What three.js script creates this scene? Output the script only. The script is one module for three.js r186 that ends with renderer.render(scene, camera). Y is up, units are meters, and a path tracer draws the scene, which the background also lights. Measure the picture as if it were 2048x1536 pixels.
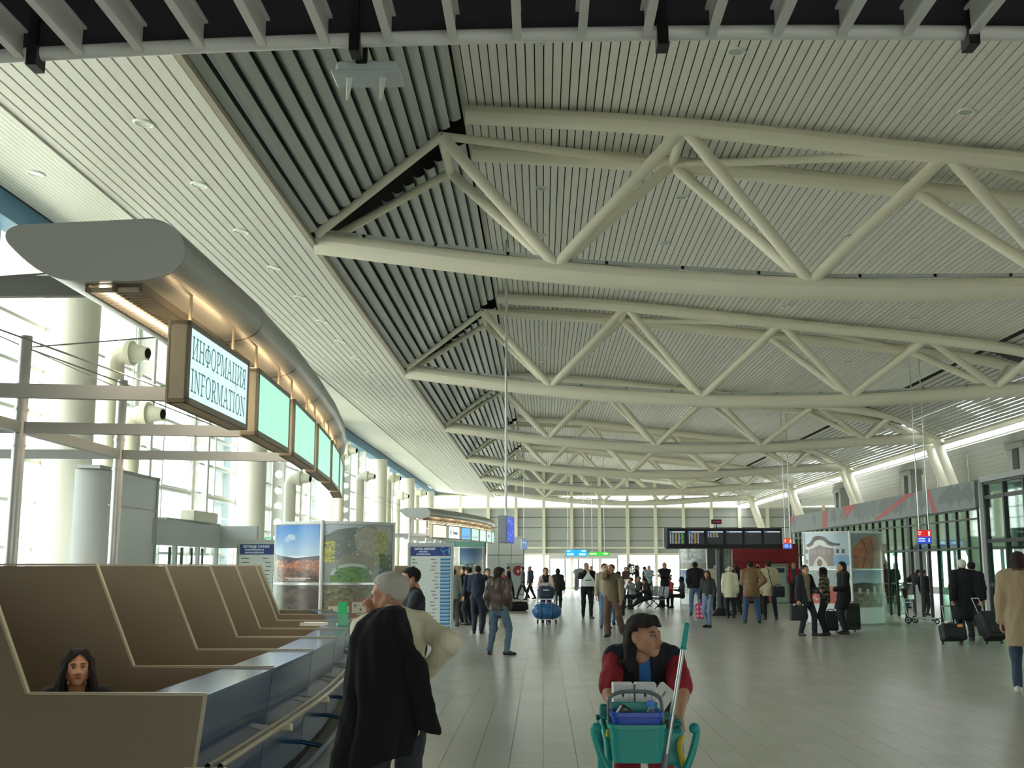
import * as THREE from 'three';
import { mergeGeometries, mergeVertices } from 'three/addons/utils/BufferGeometryUtils.js';
import { RoundedBoxGeometry } from 'three/addons/geometries/RoundedBoxGeometry.js';
import { RectAreaLightUniformsLib } from 'three/addons/lights/RectAreaLightUniformsLib.js';
import { createNoise3D } from 'simplex-noise';

// ---------------------------------------------------------------- camera, sky, exposure
RectAreaLightUniformsLib.init();
const scene = new THREE.Scene();
const FOCAL = 2250;                                        // pixels of a 2048 x 1536 frame
const camera = new THREE.PerspectiveCamera(2 * Math.atan(768 / FOCAL) * 180 / Math.PI, 2048 / 1536, 0.1, 600);
camera.rotation.order = 'YXZ';
camera.position.set(0, 1.7, 0);
camera.rotation.set(Math.atan(364 / FOCAL), 0.02676, 0);
const renderer = new THREE.WebGLRenderer({ antialias: true });
renderer.toneMapping = THREE.LinearToneMapping;
renderer.toneMappingExposure = 3.45;
renderer.shadowMap.enabled = true;
{ // evenly overcast sky, a little brighter overhead; even in every compass direction
  const W = 64, H = 32, d = new Float32Array(W * H * 4);
  for (let r = 0; r < H; r++) {
    const up = Math.sin(((r + 0.5) / H - 0.5) * Math.PI), k = up < 0 ? 0.35 : 1.05 + 0.75 * up;
    for (let c = 0; c < W; c++) d.set([2.0 * k * 0.99, 2.0 * k * 1.0, 2.0 * k * 1.03, 1], (r * W + c) * 4);
  }
  const t = new THREE.DataTexture(d, W, H, THREE.RGBAFormat, THREE.FloatType);
  t.mapping = THREE.EquirectangularReflectionMapping; t.magFilter = t.minFilter = THREE.LinearFilter; t.needsUpdate = true;
  scene.background = t;
}

// ---------------------------------------------------------------- helpers
let seed = 7;
const rnd = () => { seed = (seed * 1664525 + 1013904223) >>> 0; return seed / 4294967296; };
const noise3 = createNoise3D(rnd);
const V = (x, y, z) => new THREE.Vector3(x, y, z);
const lerp = THREE.MathUtils.lerp;
const mats = new Map();
function M(hex, rough = 0.6, metal = 0, extra = {}) {
  const key = hex + rough + metal + JSON.stringify(extra);
  if (!mats.has(key)) {
    const m = new (extra.phys ? THREE.MeshPhysicalMaterial : THREE.MeshStandardMaterial)({ color: hex, roughness: rough, metalness: metal });
    for (const [k, v] of Object.entries(extra)) if (k !== 'phys') { if (m[k]?.isColor) m[k].set(v); else m[k] = v; }
    mats.set(key, m);
  }
  return mats.get(key);
}
const used = new Map();
function numbered(n) { const k = used.get(n) ?? 0; used.set(n, k + 1); return k ? n + '_' + String(k).padStart(3, '0') : n; }
function mg(list) {
  list = [list].flat();
  if (list.length === 1) return list[0];
  const uv = list.every((g) => g.attributes.uv), idx = list.every((g) => g.index), col = list.every((g) => g.attributes.color);
  return mergeGeometries(list.map((g) => {
    if (!idx && g.index) g = g.toNonIndexed();
    for (const k of Object.keys(g.attributes)) if (!(k === 'position' || k === 'normal' || (k === 'uv' && uv) || (k === 'color' && col))) g.deleteAttribute(k);
    return g;
  }));
}
function mesh(name, geos, mat, parent) {
  const m = new THREE.Mesh(mg(geos), mat);
  m.name = parent === scene || !parent ? numbered(name) : name;
  m.castShadow = m.receiveShadow = true;
  (parent ?? scene).add(m);
  return m;
}
function part(name, geos, mat, parent) {                   // child; repeats inside one parent are numbered
  const k = parent.children.filter((c) => c.name === name || c.name.replace(/_\d{3}$/, '') === name).length;
  return mesh(k ? name + '_' + String(k).padStart(3, '0') : name, geos, mat, parent);
}
function quick(name, geo, mat, parent, k) {                // child with a known running number
  const m = new THREE.Mesh(geo, mat); m.name = k ? name + '_' + String(k).padStart(3, '0') : name;
  m.castShadow = m.receiveShadow = true; parent.add(m); return m;
}
function tag(o, label, category, group) { Object.assign(o.userData, { label, category }); if (group) o.userData.group = group; return o; }
function thing(name, label, category, pos = [0, 0, 0], turn = 0, group) {
  const o = new THREE.Group(); o.name = numbered(name); scene.add(o);
  o.position.set(...pos); o.rotation.y = turn;
  return tag(o, label, category, group);
}
function struct(name, parent = scene) {
  const o = new THREE.Group(); o.name = numbered(name); o.userData.kind = 'structure'; parent.add(o); return o;
}
function structMesh(name, geos, mat) { const m = mesh(name, geos, mat, scene); m.userData.kind = 'structure'; return m; }
const box = (w, h, d, x = 0, y = 0, z = 0, ry = 0, rx = 0, rz = 0) => {
  const g = new THREE.BoxGeometry(w, h, d);
  if (rz) g.rotateZ(rz); if (rx) g.rotateX(rx); if (ry) g.rotateY(ry);
  return g.translate(x, y, z);
};
const rbox = (w, h, d, r, x = 0, y = 0, z = 0, ry = 0, rx = 0, rz = 0, seg = 2) => {
  const g = new RoundedBoxGeometry(w, h, d, seg, r);
  if (rz) g.rotateZ(rz); if (rx) g.rotateX(rx); if (ry) g.rotateY(ry);
  return g.translate(x, y, z);
};
function rod(a, b, r, r2 = r, seg = 10) {                  // cylinder from a to b
  a = V(...a); b = V(...b);
  const l = a.distanceTo(b), g = new THREE.CylinderGeometry(r2, r, l, seg);
  g.applyQuaternion(new THREE.Quaternion().setFromUnitVectors(V(0, 1, 0), b.clone().sub(a).normalize()));
  return g.translate((a.x + b.x) / 2, (a.y + b.y) / 2, (a.z + b.z) / 2);
}
function bar(a, b, w, h) {                                 // box beam from a to b, w wide and h high
  a = V(...a); b = V(...b);
  const l = a.distanceTo(b), d = b.clone().sub(a).normalize(), g = new THREE.BoxGeometry(w, h, l);
  const side = new THREE.Vector3().crossVectors(V(0, 1, 0), d).normalize(), up = new THREE.Vector3().crossVectors(d, side);
  g.applyMatrix4(new THREE.Matrix4().makeBasis(side, up, d));
  return g.translate((a.x + b.x) / 2, (a.y + b.y) / 2, (a.z + b.z) / 2);
}
function pipe(pts, r, seg = 24, rad = 10, tension = 0.5) {
  return new THREE.TubeGeometry(new THREE.CatmullRomCurve3(pts.map((p) => V(...p)), false, 'catmullrom', tension), seg, r, rad, false);
}
function prism(pts, depth, bevel = 0) {                    // outline in x,y extruded along +z
  const s = new THREE.Shape(pts.map((p) => new THREE.Vector2(...p)));
  return new THREE.ExtrudeGeometry(s, { depth, bevelEnabled: bevel > 0, bevelSize: bevel, bevelThickness: bevel, bevelSegments: 2, bevelOffset: -bevel, curveSegments: 8 });
}
function sweep(rings, caps = true) {                       // rings: arrays of [x,y,z] with equal counts, closed round
  const n = rings[0].length, pos = [], idx = [];
  for (const r of rings) for (const p of r) pos.push(...p);
  for (let i = 0; i + 1 < rings.length; i++) for (let j = 0; j < n; j++) {
    const a = i * n + j, b = i * n + (j + 1) % n; idx.push(a, b, a + n, b, b + n, a + n);
  }
  if (caps) for (const i of [0, rings.length - 1]) {
    const c = pos.length / 3, m = rings[i].reduce((s, p) => [s[0] + p[0] / n, s[1] + p[1] / n, s[2] + p[2] / n], [0, 0, 0]);
    pos.push(...m);
    for (let j = 0; j < n; j++) i ? idx.push(c, i * n + j, i * n + (j + 1) % n) : idx.push(c, (j + 1) % n, j);
  }
  const g = new THREE.BufferGeometry(); g.setAttribute('position', new THREE.Float32BufferAttribute(pos, 3)); g.setIndex(idx);
  const f = g.toNonIndexed(); f.computeVertexNormals(); return f;
}
const smooth = (g) => { g = mergeVertices(g.deleteAttribute('normal'), 1e-4); g.computeVertexNormals(); return g; };
function canvasTex(w, h, draw) {
  const c = document.createElement('canvas'); c.width = w; c.height = h;
  draw(c.getContext('2d'), w, h);
  const t = new THREE.CanvasTexture(c); t.colorSpace = THREE.SRGBColorSpace; t.anisotropy = 8; t.magFilter = THREE.LinearFilter; return t;
}
function printMat(tex, rough = 0.5, glow = 0) {
  const m = new THREE.MeshStandardMaterial({ map: glow ? null : tex, color: glow ? '#222222' : '#ffffff', roughness: rough });
  if (glow) { m.emissiveMap = tex; m.emissive.set('#ffffff'); m.emissiveIntensity = glow; }
  return m;
}
const plane = (w, h, x = 0, y = 0, z = 0, ry = 0, rx = 0) => { const g = new THREE.PlaneGeometry(w, h); if (rx) g.rotateX(rx); if (ry) g.rotateY(ry); return g.translate(x, y, z); };

// ---------------------------------------------------------------- materials of the building
const CREAM = M('#ebe7d2', 0.45), WHITE = M('#e4e4da', 0.5), PLANK = M('#e6e4da', 0.5), PLANK2 = M('#e0ded3', 0.5), SOFFIT = M('#cfcec4', 0.5), SOFFIT2 = M('#cac9be', 0.5), DARK = M('#0d0d0e', 0.9), GREYPANEL = M('#b3b7b2', 0.5),
  STEEL = M('#a9aba6', 0.35, 0.6), BAFFLE = M('#bcc2bc', 0.4, 0.1), MULL = M('#dfe3df', 0.4), DKMULL = M('#24292a', 0.45), GREYPAINT = M('#a2a5a1', 0.5);
const GLASS = M('#f6fbf8', 0.02, 0, { phys: 1, transmission: 1, thickness: 0, ior: 1.45 }), GREENGLASS = M('#cfe8da', 0.03, 0, { phys: 1, transmission: 1, thickness: 0, ior: 1.45 });

// ---------------------------------------------------------------- the building
const TRUSS_Z = [18.1, 30.75, 43.4, 56.05, 68.7, 81.35], END = 89;
const ceilY = (x) => {                                     // underside of the main plank ceiling
  const P = [[-1.3, 9.12], [2.36, 8.87], [6.46, 8.38], [10.36, 7.95], [12.4, 7.68]];
  for (let i = 0; i + 1 < P.length; i++) if (x <= P[i + 1][0] || i === P.length - 2) return lerp(P[i][1], P[i + 1][1], (x - P[i][0]) / (P[i + 1][0] - P[i][0]));
};
const sofY = (x) => 6.95 + 0.12 * (-3.75 - x);             // underside of the left soffit

{ // floor: a dark bed with tiles standing on it, joints between them
  const f = struct('floor');
  const T = 0.6, U = 0.3, g = new THREE.BoxGeometry(U - 0.004, 0.02, T - 0.003).translate(0, -0.01, 0);
  const tones = ['#a9a89e', '#a7a69c', '#aaa99f', '#a6a59a'].map((c) => M(c, 0.27));
  part('floor_bed', box(52, 0.3, 106, 10, -0.165, -38), M('#4b4d48', 0.9), f);
  let k = 0; const rest = [[], [], [], []];
  for (let iz = 0; iz < 172; iz++) for (let ix = 0; ix < 116; ix++) {
    const x = -9.0 + (ix + 0.5) * U, z = 8 - (iz + 0.5) * T - 0.2, q = Math.floor(rnd() * 4);
    if (x > -1.9 && x < 6.6 && z < -8.4 && z > -14.4) { const m = quick('floor_tile', g, tones[q], f, k++); m.position.set(x, 0, z); } else rest[q].push([x, z]);
  }
  rest.forEach((list, q) => {
    const pos = [], nor = [], idx = [], h = U / 2 - 0.002, l = T / 2 - 0.0015;
    for (const [x, z] of list) { const a = pos.length / 3; pos.push(x - h, 0, z - l, x + h, 0, z - l, x + h, 0, z + l, x - h, 0, z + l); for (let i = 0; i < 4; i++) nor.push(0, 1, 0); idx.push(a, a + 2, a + 1, a, a + 3, a + 2); }
    const gg = new THREE.BufferGeometry(); gg.setAttribute('position', new THREE.Float32BufferAttribute(pos, 3)); gg.setAttribute('normal', new THREE.Float32BufferAttribute(nor, 3)); gg.setIndex(idx);
    const m = quick('floor_tiles_further_off', gg, tones[q], f, q); m.userData.kind = 'stuff';
  });
}
structMesh('ground', [box(240, 0.3, 200, -130 + 0.6, -0.35, -60), box(300, 0.3, 130, 60, -0.36, -156), box(160, 0.3, 160, 60, -0.37, 90)], M('#c9c3b4', 0.9));

{ // roof: thick slab over everything, stepped over the ceilings
  const low = [[-11.6, sofY(-11.6) + 0.4], [-3.9, 7.38], [-3.95, 8.3], [-1.9, 10.0], [-1.2, 9.9], [2.4, 9.5], [6.5, 9.0], [10.4, 8.5], [14.6, 7.35]];
  const up = low.slice().reverse().map(([x, y]) => [x, Math.max(y + 0.35, x > -4 && x < 0 ? 10.3 : 0)]);
  structMesh('roof', [prism([...low, ...up], END + 5.6).translate(0, 0, -END - 0.6)], M('#434441', 0.9));
}
{ // main ceiling of long planks with open joints
  const c = struct('ceiling'), pitch = 0.135, n = Math.floor(13.7 / pitch), len = END - 5;
  const g = new THREE.BoxGeometry(pitch - 0.018, 0.03, len);
  for (let i = 0; i < n; i++) {
    const x = -1.3 + (i + 0.5) * pitch, y = ceilY(x) + 0.015, m = quick('ceiling_plank', g, i % 3 ? PLANK : PLANK2, c, i);
    m.position.set(x, y, -5 - len / 2); m.rotation.z = Math.atan((ceilY(x + 0.3) - ceilY(x - 0.3)) / 0.6);
  }
}
{ // left soffit: wide planks, then narrow planks by the glass and outside it
  const c = struct('ceiling'), len = END - 5; let k = 0;
  const put = (x, w, mat) => { const m = quick('soffit_plank', new THREE.BoxGeometry(w, 0.03, len), mat, c, k++); m.position.set(x, sofY(x) + 0.015, -5 - len / 2); m.rotation.z = Math.atan(-0.12); };
  for (let i = 0; i < 15; i++) put(-3.82 - (i + 0.5) * 0.187, 0.163, i % 2 ? SOFFIT : SOFFIT2);
  for (let i = 0; i < 19; i++) put(-6.66 - (i + 0.5) * 0.088, 0.08, WHITE);
  for (let i = 0; i < 26; i++) put(-8.75 - (i + 0.5) * 0.11, 0.1, WHITE);
  part('edge_trim', box(0.08, 0.07, len, -3.77, 6.975, -5 - len / 2), M('#a8a08c', 0.5), c);
  part('step_trim', box(0.04, 0.06, len, -6.64, sofY(-6.64) + 0.0, -5 - len / 2), PLANK, c);
}
// sloping slats between the trusses, left over the dark roof space and right under the roof lights
function slats(name, A, B, n, w, th, tilt, mat, curved) {
  const c = struct(name), dx = B[0] - A[0], dy = B[1] - A[1], a = Math.atan2(dy, dx);
  const prof = []; for (let i = 0; i < 14; i++) { const t = i / 14 * 2 * Math.PI; prof.push([Math.sign(Math.cos(t)) * Math.pow(Math.abs(Math.cos(t)), 0.7) * w / 2, Math.sin(t) * th / 2 - Math.cos(t) ** 2 * 0.012]); }
  if (curved) { const P = [[0.5, 0], [0.1, -0.01], [-0.15, 0.02], [-0.32, 0.1], [-0.44, 0.24], [-0.5, 0.42]]; prof.length = 0; for (const [a, b] of P) prof.push([a * w, b * w]); for (const [a, b] of P.slice().reverse()) prof.push([a * w + 0.008, b * w + 0.013]); }
  const zs = [5, ...TRUSS_Z, END]; let k = 0;
  for (let b = 0; b + 1 < zs.length; b++) {
    const z0 = zs[b] + (b ? 0.55 : 0), z1 = zs[b + 1] - (b < zs.length - 2 ? 0.55 : 0.05), g = prism(prof, z1 - z0);
    for (let i = 0; i < n; i++) {
      const t = (i + 0.5) / n, m = quick('slat', g, mat, c, k++);
      m.position.set(A[0] + dx * t, A[1] + dy * t, -z1); m.rotation.z = a + tilt;
    }
  }
  return c;
}
slats('slatted_slope', [-3.8, 6.98], [-1.3, 9.0], 14, 0.178, 0.045, -0.2, BAFFLE, true);
const RSL = [[12.45, 7.66], [15.3, 6.38]];
slats('slatted_slope', ...RSL, 19, 0.13, 0.04, -0.05, M('#b9b9af', 0.4, 0.1));
{ // roof lights over the lower half of the right slope, glazed
  const s = struct('window_1'); let k = 0;
  for (let i = 0; i < 7; i++) { const z0 = [5, ...TRUSS_Z][i], z1 = [...TRUSS_Z, END][i];
    for (let j = 0; j < 3; j++) { const l = (z1 - z0) / 3; const m = quick('pane', box(1.5, 0.02, l - 0.06), GLASS, s, k++); m.position.set(15.36, 6.87, -z0 - l * (j + 0.5)); m.rotation.z = -0.42; } }
  for (let i = 0; i < 7; i++) { const z0 = [5, ...TRUSS_Z][i], z1 = [...TRUSS_Z, END][i], L = z1 - z0; for (const [a, b] of [[0, 0.3], [0.52, 0.6], [0.72, 1]]) { const m = part('solid_panel', box(0.98, 0.06, L * (b - a)), M('#6d6f6a', 0.7), s); m.position.set(15.1, 7.05, -z0 - L * (a + b) / 2); m.rotation.z = -0.42; } }
  part('frame', [...TRUSS_Z.map((z) => bar([14.6, 7.25, -z], [16.0, 6.62, -z], 0.25, 0.2)), box(0.06, 0.08, END - 5, 16.06, 6.6, -(END + 5) / 2), box(0.1, 0.12, END - 5, 15.25, 6.3, -(END + 5) / 2)], CREAM, s);
}
// trusses: one lower chord, two upper chords, web members
function truss(z, label) {
  const t = thing('roof_truss', label, 'truss', [0, 0, -z], 0, undefined);
  const bx = [-3.75, 0.25, 4.4, 8.46, 12.4, 15.1], by = [7.03, 6.5, 6.19, 6.18, 6.42, 6.52], tx = [-1.6, 2.3, 6.45, 10.36, 13.2];
  const ty = (x) => ceilY(Math.max(x, -1.3)) - 0.22 - (x < -1.3 ? 0.1 : 0), D = 0.85;
  part('lower_chord', smooth(pipe(bx.map((x, i) => [x, by[i], 0]), 0.19, 40, 16)), CREAM, t);
  for (const s of [1, -1]) part('upper_chord', smooth(pipe([[-1.2, ty(-1.2) + 0.02, s * D], [2.3, ty(2.3), s * D], [6.45, ty(6.45), s * D], [10.36, ty(10.36), s * D], [13.2, 7.28, s * D], [15.1, 6.5, s * 0.5]], 0.155, 40, 14)), CREAM, t);
  for (let i = 0; i < 5; i++) for (const s of [1, -1]) for (const b of [i, i + 1]) {
    if ((b === 0) || (i === 4 && b === 5)) continue;
    const y1 = i === 4 ? 7.28 : ty(tx[i]) - (i === 0 ? 0.25 : 0);
    part('diagonal', rod([tx[i], y1, s * D], [bx[b], by[b] + 0.1, s * 0.06], 0.098, 0.098, 14), CREAM, t);
  }
  for (const s of [1, -1]) part('end_strut', rod([-3.7, 7.1, s * 0.25], [-1.6, ty(-1.6) - 0.25, s * D], 0.075, 0.075, 12), CREAM, t);
  for (let i = 0; i < 4; i++) { part('cross_tube', rod([tx[i], ty(tx[i]) - (i ? 0 : 0.25), D], [tx[i], ty(tx[i]) - (i ? 0 : 0.25), -D], 0.08, 0.08, 12), CREAM, t); }
  for (let i = 0; i < 3; i++) part('brace', rod([tx[i], ty(tx[i]) - (i ? 0 : 0.25), (i % 2 ? -1 : 1) * D], [tx[i + 1], ty(tx[i + 1]), (i % 2 ? 1 : -1) * D], 0.07, 0.07, 12), CREAM, t);
  const cl = [];
  for (let i = 0; i + 1 < bx.length; i++) { const q = (k) => [lerp(bx[i], bx[i + 1], k), lerp(by[i], by[i + 1], k) + 0.2, 0.05]; cl.push(bar(q(0.05), q(0.95), 0.05, 0.06)); for (const k of [0.2, 0.5, 0.8]) cl.push(box(0.05, 0.05, 0.05, ...q(k))); }
  part('cable_conduit', cl, M('#b9bfb9', 0.4, 0.4), t);
  // inclined twin legs under the right end
  for (const s of [0.5, -0.5]) part('inclined_leg', rod([14.95, 6.45, s], [17.1, 0, s], 0.17, 0.17, 16), CREAM, t);
}
['nearest and largest cream tubular roof truss spanning the hall', 'second cream tubular roof truss from the camera', 'third cream tubular roof truss from the camera', 'fourth cream tubular roof truss from the camera', 'fifth cream tubular roof truss from the camera', 'farthest cream tubular roof truss, close to the grey end wall'].forEach((l, i) => truss(TRUSS_Z[i], l));

{ // left glass front: mullions, rails, panes
  const w = struct('wall_left'), x = -9.0, S = 12.65 / 6, zs = []; for (let z = 4.83; z < END; z += S) zs.push(z); zs.push(END);
  const ys = [0, 2.0, 2.8, 3.57, 4.35, 5.13, 5.9, 7.5];
  let k = 0, j = 0;
  for (let i = 0; i + 1 < zs.length; i++) for (let r = 0; r + 1 < ys.length; r++) { const m = quick('pane', box(0.02, ys[r + 1] - ys[r] - 0.05, zs[i + 1] - zs[i] - 0.05), GLASS, w, k++); m.position.set(x, (ys[r] + ys[r + 1]) / 2, -(zs[i] + zs[i + 1]) / 2); }
  for (const z of zs) quick('mullion', box(0.16, 7.5, 0.07, x + 0.1, 3.75, -z), MULL, w, j++);
  for (const y of ys.slice(1, 7)) part('transom', box(0.08, 0.06, END - 4.8, x + 0.06, y, -(END + 4.8) / 2), MULL, w);
  part('wind_rail', rod([x + 0.15, 3.5, -4.9], [x + 0.15, 3.5, -END], 0.05, 0.05, 8), WHITE, w);
  part('sill', box(0.3, 0.12, END - 4.8, x, 0.06, -(END + 4.8) / 2), GREYPAINT, w);
}
structMesh('trim_1', [box(0.4, 0.4, END + 4, -8.6, 7.31, -(END - 4) / 2)], M('#5f93b4', 0.5));
{ // pierced posts behind the left glass, each with round holes
  const s = new THREE.Shape([[0, 0], [0.36, 0], [0.36, 7.3], [0, 7.3]].map((p) => new THREE.Vector2(...p)));
  for (let y = 0.5; y < 7; y += 0.52) s.holes.push(new THREE.Path().absarc(0.18, y, 0.13, 0, Math.PI * 2));
  const g = new THREE.ExtrudeGeometry(s, { depth: 0.03, bevelEnabled: false, curveSegments: 6 });
  const names = ['behind the first round column', 'behind the second round column', 'behind the third round column', 'behind the fourth round column', 'behind the fifth round column'];
  for (let i = 0; i < 5; i++) for (const [k, dz] of [[0, 4.2], [1, 8.4]]) {
    const t = thing('pierced_post', 'white post pierced with round holes, ' + names[i] + (k ? ', farther one' : ', nearer one'), 'post', [-8.78, 0, -(19.73 + 12.65 * i + dz)]);
    part('web', g.clone(), WHITE, t); part('flange', [box(0.03, 7.3, 0.14, 0.0, 3.65, 0.015), box(0.03, 7.3, 0.14, 0.36, 3.65, 0.015)], WHITE, t); part('foot', box(0.5, 0.05, 0.24, 0.18, 0.025, 0.015), WHITE, t);
  }
}
['nearest fat round cream column at the left glass front', 'second fat round column at the left glass front', 'third fat round column at the left glass front', 'fourth fat round column at the left glass front', 'fifth fat round column at the left glass front', 'sixth and farthest fat round column at the left glass front'].forEach((l, i) => {
  const c = thing('round_column', l, 'column', [-8.38, 0, -(19.6 + 12.65 * i)]);
  part('shaft', new THREE.CylinderGeometry(0.42, 0.42, 7.1, 32).translate(0, 3.55, 0), M('#e2dfd0', 0.4), c);
  part('collar', new THREE.CylinderGeometry(0.46, 0.46, 0.06, 32).translate(0, 0.5, 0), STEEL, c); part('base_ring', new THREE.CylinderGeometry(0.48, 0.5, 0.12, 32).translate(0, 0.06, 0), STEEL, c);
});
// air nozzles: upright duct, elbow, ball nozzle
[[-7.45, 5.62, 20.72, 'tallest nozzle duct at the nearest round column, seen over the grey beams'], [-7.45, 4.6, 21.73, 'lower nozzle duct just behind the nearest round column'], [-7.45, 4.42, 35.9, 'nozzle duct above the pierced grey cabin, under the far sign boxes'],
  [-7.31, 6.14, 43.9, 'tall nozzle duct beside the far tip of the sign canopy'], [-7.4, 5.55, 49.4, 'nozzle duct left of the fourth round column'], [-7.4, 6.17, 58.45, 'nozzle duct standing before the fourth round column'], [-7.4, 5.46, 62.1, 'shorter nozzle duct behind the fourth round column'], [-7.4, 6.23, 71.7, 'farthest nozzle duct, before the bright end glass']].forEach(([x, y, z, l]) => {
  const t = thing('nozzle_duct', 'cream ' + l, 'air duct', [x - 0.62, 0, -z]), r = 0.19;
  part('duct', [new THREE.CylinderGeometry(r, r, y - 0.3, 20).translate(0, (y - 0.3) / 2, 0), smooth(pipe([[0, y - 0.35, 0], [0, y - 0.12, 0], [0.1, y, 0], [0.3, y + 0.05, 0.02]], r, 14, 20))], CREAM, t);
  part('nozzle_collar', rod([0.26, y + 0.05, 0.02], [0.36, y + 0.05, 0.03], 0.24, 0.24, 20), CREAM, t);
  const n = part('nozzle', [rod([0.34, y + 0.05, 0.03], [0.66, y + 0.03, 0.1], 0.19, 0.115, 18)], CREAM, t);
  quick('mouth', rod([0.655, y + 0.03, 0.1], [0.672, y + 0.029, 0.104], 0.095, 0.095, 16), DARK, n, 0);
  quick('side_spout', rod([0.32, y + 0.05, 0.0], [0.62, y + 0.02, -0.14], 0.1, 0.09, 12), CREAM, n, 0);
});
{ // far end wall: glass below, grey panels in columns, a glazed slot, panels above
  const w = struct('wall_end'), xs = []; for (let x = -8.6; x < 24.5; x += 2.18) xs.push(x + 0.0); xs.push(25);
  let k = 0, q = 0, j = 0;
  const rows = [[2.62, 3.62], [3.66, 4.66], [4.7, 5.45], [5.49, 6.2]], hi = [[7.2, 8.2], [8.24, 9.6]];
  for (let i = 0; i + 1 < xs.length; i++) {
    const a = xs[i] + 0.02, b = xs[i + 1] - 0.02, c = (a + b) / 2;
    const X = c > 0.4 && c < 5.2;                            // the door vestibule
    for (const [y0, y1] of rows) quick('panel', box(b - a, y1 - y0, 0.08, c, (y0 + y1) / 2, -END), GREYPANEL, w, k++);
    for (const [y0, y1] of hi) quick('upper_panel', box(b - a, y1 - y0, 0.08, c, (y0 + y1) / 2, -END), GREYPANEL, w, k++);
    quick('pane', box(b - a, 0.98, 0.02, c, 6.7, -END), GLASS, w, q++);
    if (!X) quick('pane', box(b - a, 2.56, 0.02, c, 1.3, -END), GLASS, w, q++);
    quick('mullion', box(0.24, 9.6, 0.3, xs[i], 4.8, -END + 0.18), CREAM, w, j++);
  }
  part('backing', [box(33.6, 3.6, 0.04, 8.2, 4.42, -END - 0.07), box(33.6, 2.5, 0.04, 8.2, 8.4, -END - 0.07)], DARK, w);
  part('rail', [box(33.6, 0.14, 0.16, 8.2, 3.1, -END + 0.2), box(33.6, 0.16, 0.16, 8.2, 2.6, -END + 0.1), box(33.6, 0.1, 0.16, 8.2, 6.2, -END + 0.1), box(33.6, 0.1, 0.16, 8.2, 7.18, -END + 0.1), box(33.6, 0.12, 0.16, 8.2, 0.06, -END + 0.05)], CREAM, w);
}
{ // vestibule at the end wall
  const d = struct('door_1');
  part('canopy', box(5.2, 0.36, 3.2, 3.1, 2.42, -END + 1.6), WHITE, d);
  for (const x of [0.55, 1.7, 2.7, 3.75, 5.65]) part('post', box(0.1, 2.24, 0.12, x, 1.12, -END + 3.1), GREYPAINT, d);
  for (const [x0, x1] of [[0.6, 1.65], [1.75, 2.65], [2.75, 3.7], [3.8, 5.6]]) part('door_leaf', box(x1 - x0, 2.15, 0.02, (x0 + x1) / 2, 1.1, -END + 3.1), GLASS, d);
  part('threshold', box(5.2, 0.03, 0.3, 3.1, 0.02, -END + 3.1), STEEL, d);
}
{ // right side: low ceiling beyond the slot, outer wall with windows
  const c = struct('ceiling'); let k = 0;
  for (let i = 0; i < 9; i++) for (let j = 0; j < 14; j++) { const m = quick('ceiling_panel', box(0.94, 0.04, 6.1), M('#efece0', 0.28), c, k++); m.position.set(16.4 + i * 1.0, 6.18 + 0.03 * i, -5 - 3.0 - j * 6.0); m.rotation.z = 0.03; m.scale.z = 0.975; }
  part('ceiling_back', box(9.0, 0.1, END - 5, 20.55, 6.36, -(END + 5) / 2, 0, 0, 0.03), M('#6a6b66', 0.9), c);
  const w = struct('wall_right'); k = 0;
  for (let j = 0; j < 7; j++) { const z = -5 - 12 * j; part('pier', box(0.3, 6.6, 2.2, 25, 3.3, z - 1.1), M('#b6bcae', 0.6), w);
    for (let i = 0; i < 4; i++) quick('pane', box(0.02, 2.2, 2.35, 25, 1.5, z - 3.4 - i * 2.45), GLASS, w, k++);
    part('window_post', [0, 1, 2, 3].map((i) => box(0.16, 2.4, 0.1, 25, 1.5, z - 2.22 - i * 2.45)), DKMULL, w); }
  part('upper_wall', box(0.3, 4.0, END - 5, 25, 4.6, -(END + 5) / 2), M('#a5a69c', 0.6), w);
  part('sill_wall', box(0.3, 0.4, END - 5, 25, 0.2, -(END + 5) / 2), M('#a5a69c', 0.6), w);
  // square piers between fascia and low ceiling
  const pl = ['nearest', 'second', 'third', 'fourth'];
  [41.6, 54.2, 66.9, 79.5].forEach((z, i) => {
    const t = thing('twin_pier', pl[i] + ' grey twin slab pier rising behind the striped fascia', 'pier', [17.6, 0, -z]);
    for (const s of [-1, 1]) part('slab', box(0.5, 6.15, 0.42, 0, 3.075, s * 0.52), GREYPAINT, t);
    part('infill', box(0.2, 6.15, 0.7, 0.05, 3.075, 0), M('#5d625f', 0.6), t); part('cap', box(0.6, 0.22, 1.6, 0, 6.06, 0), GREYPAINT, t);
  });
}
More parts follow.
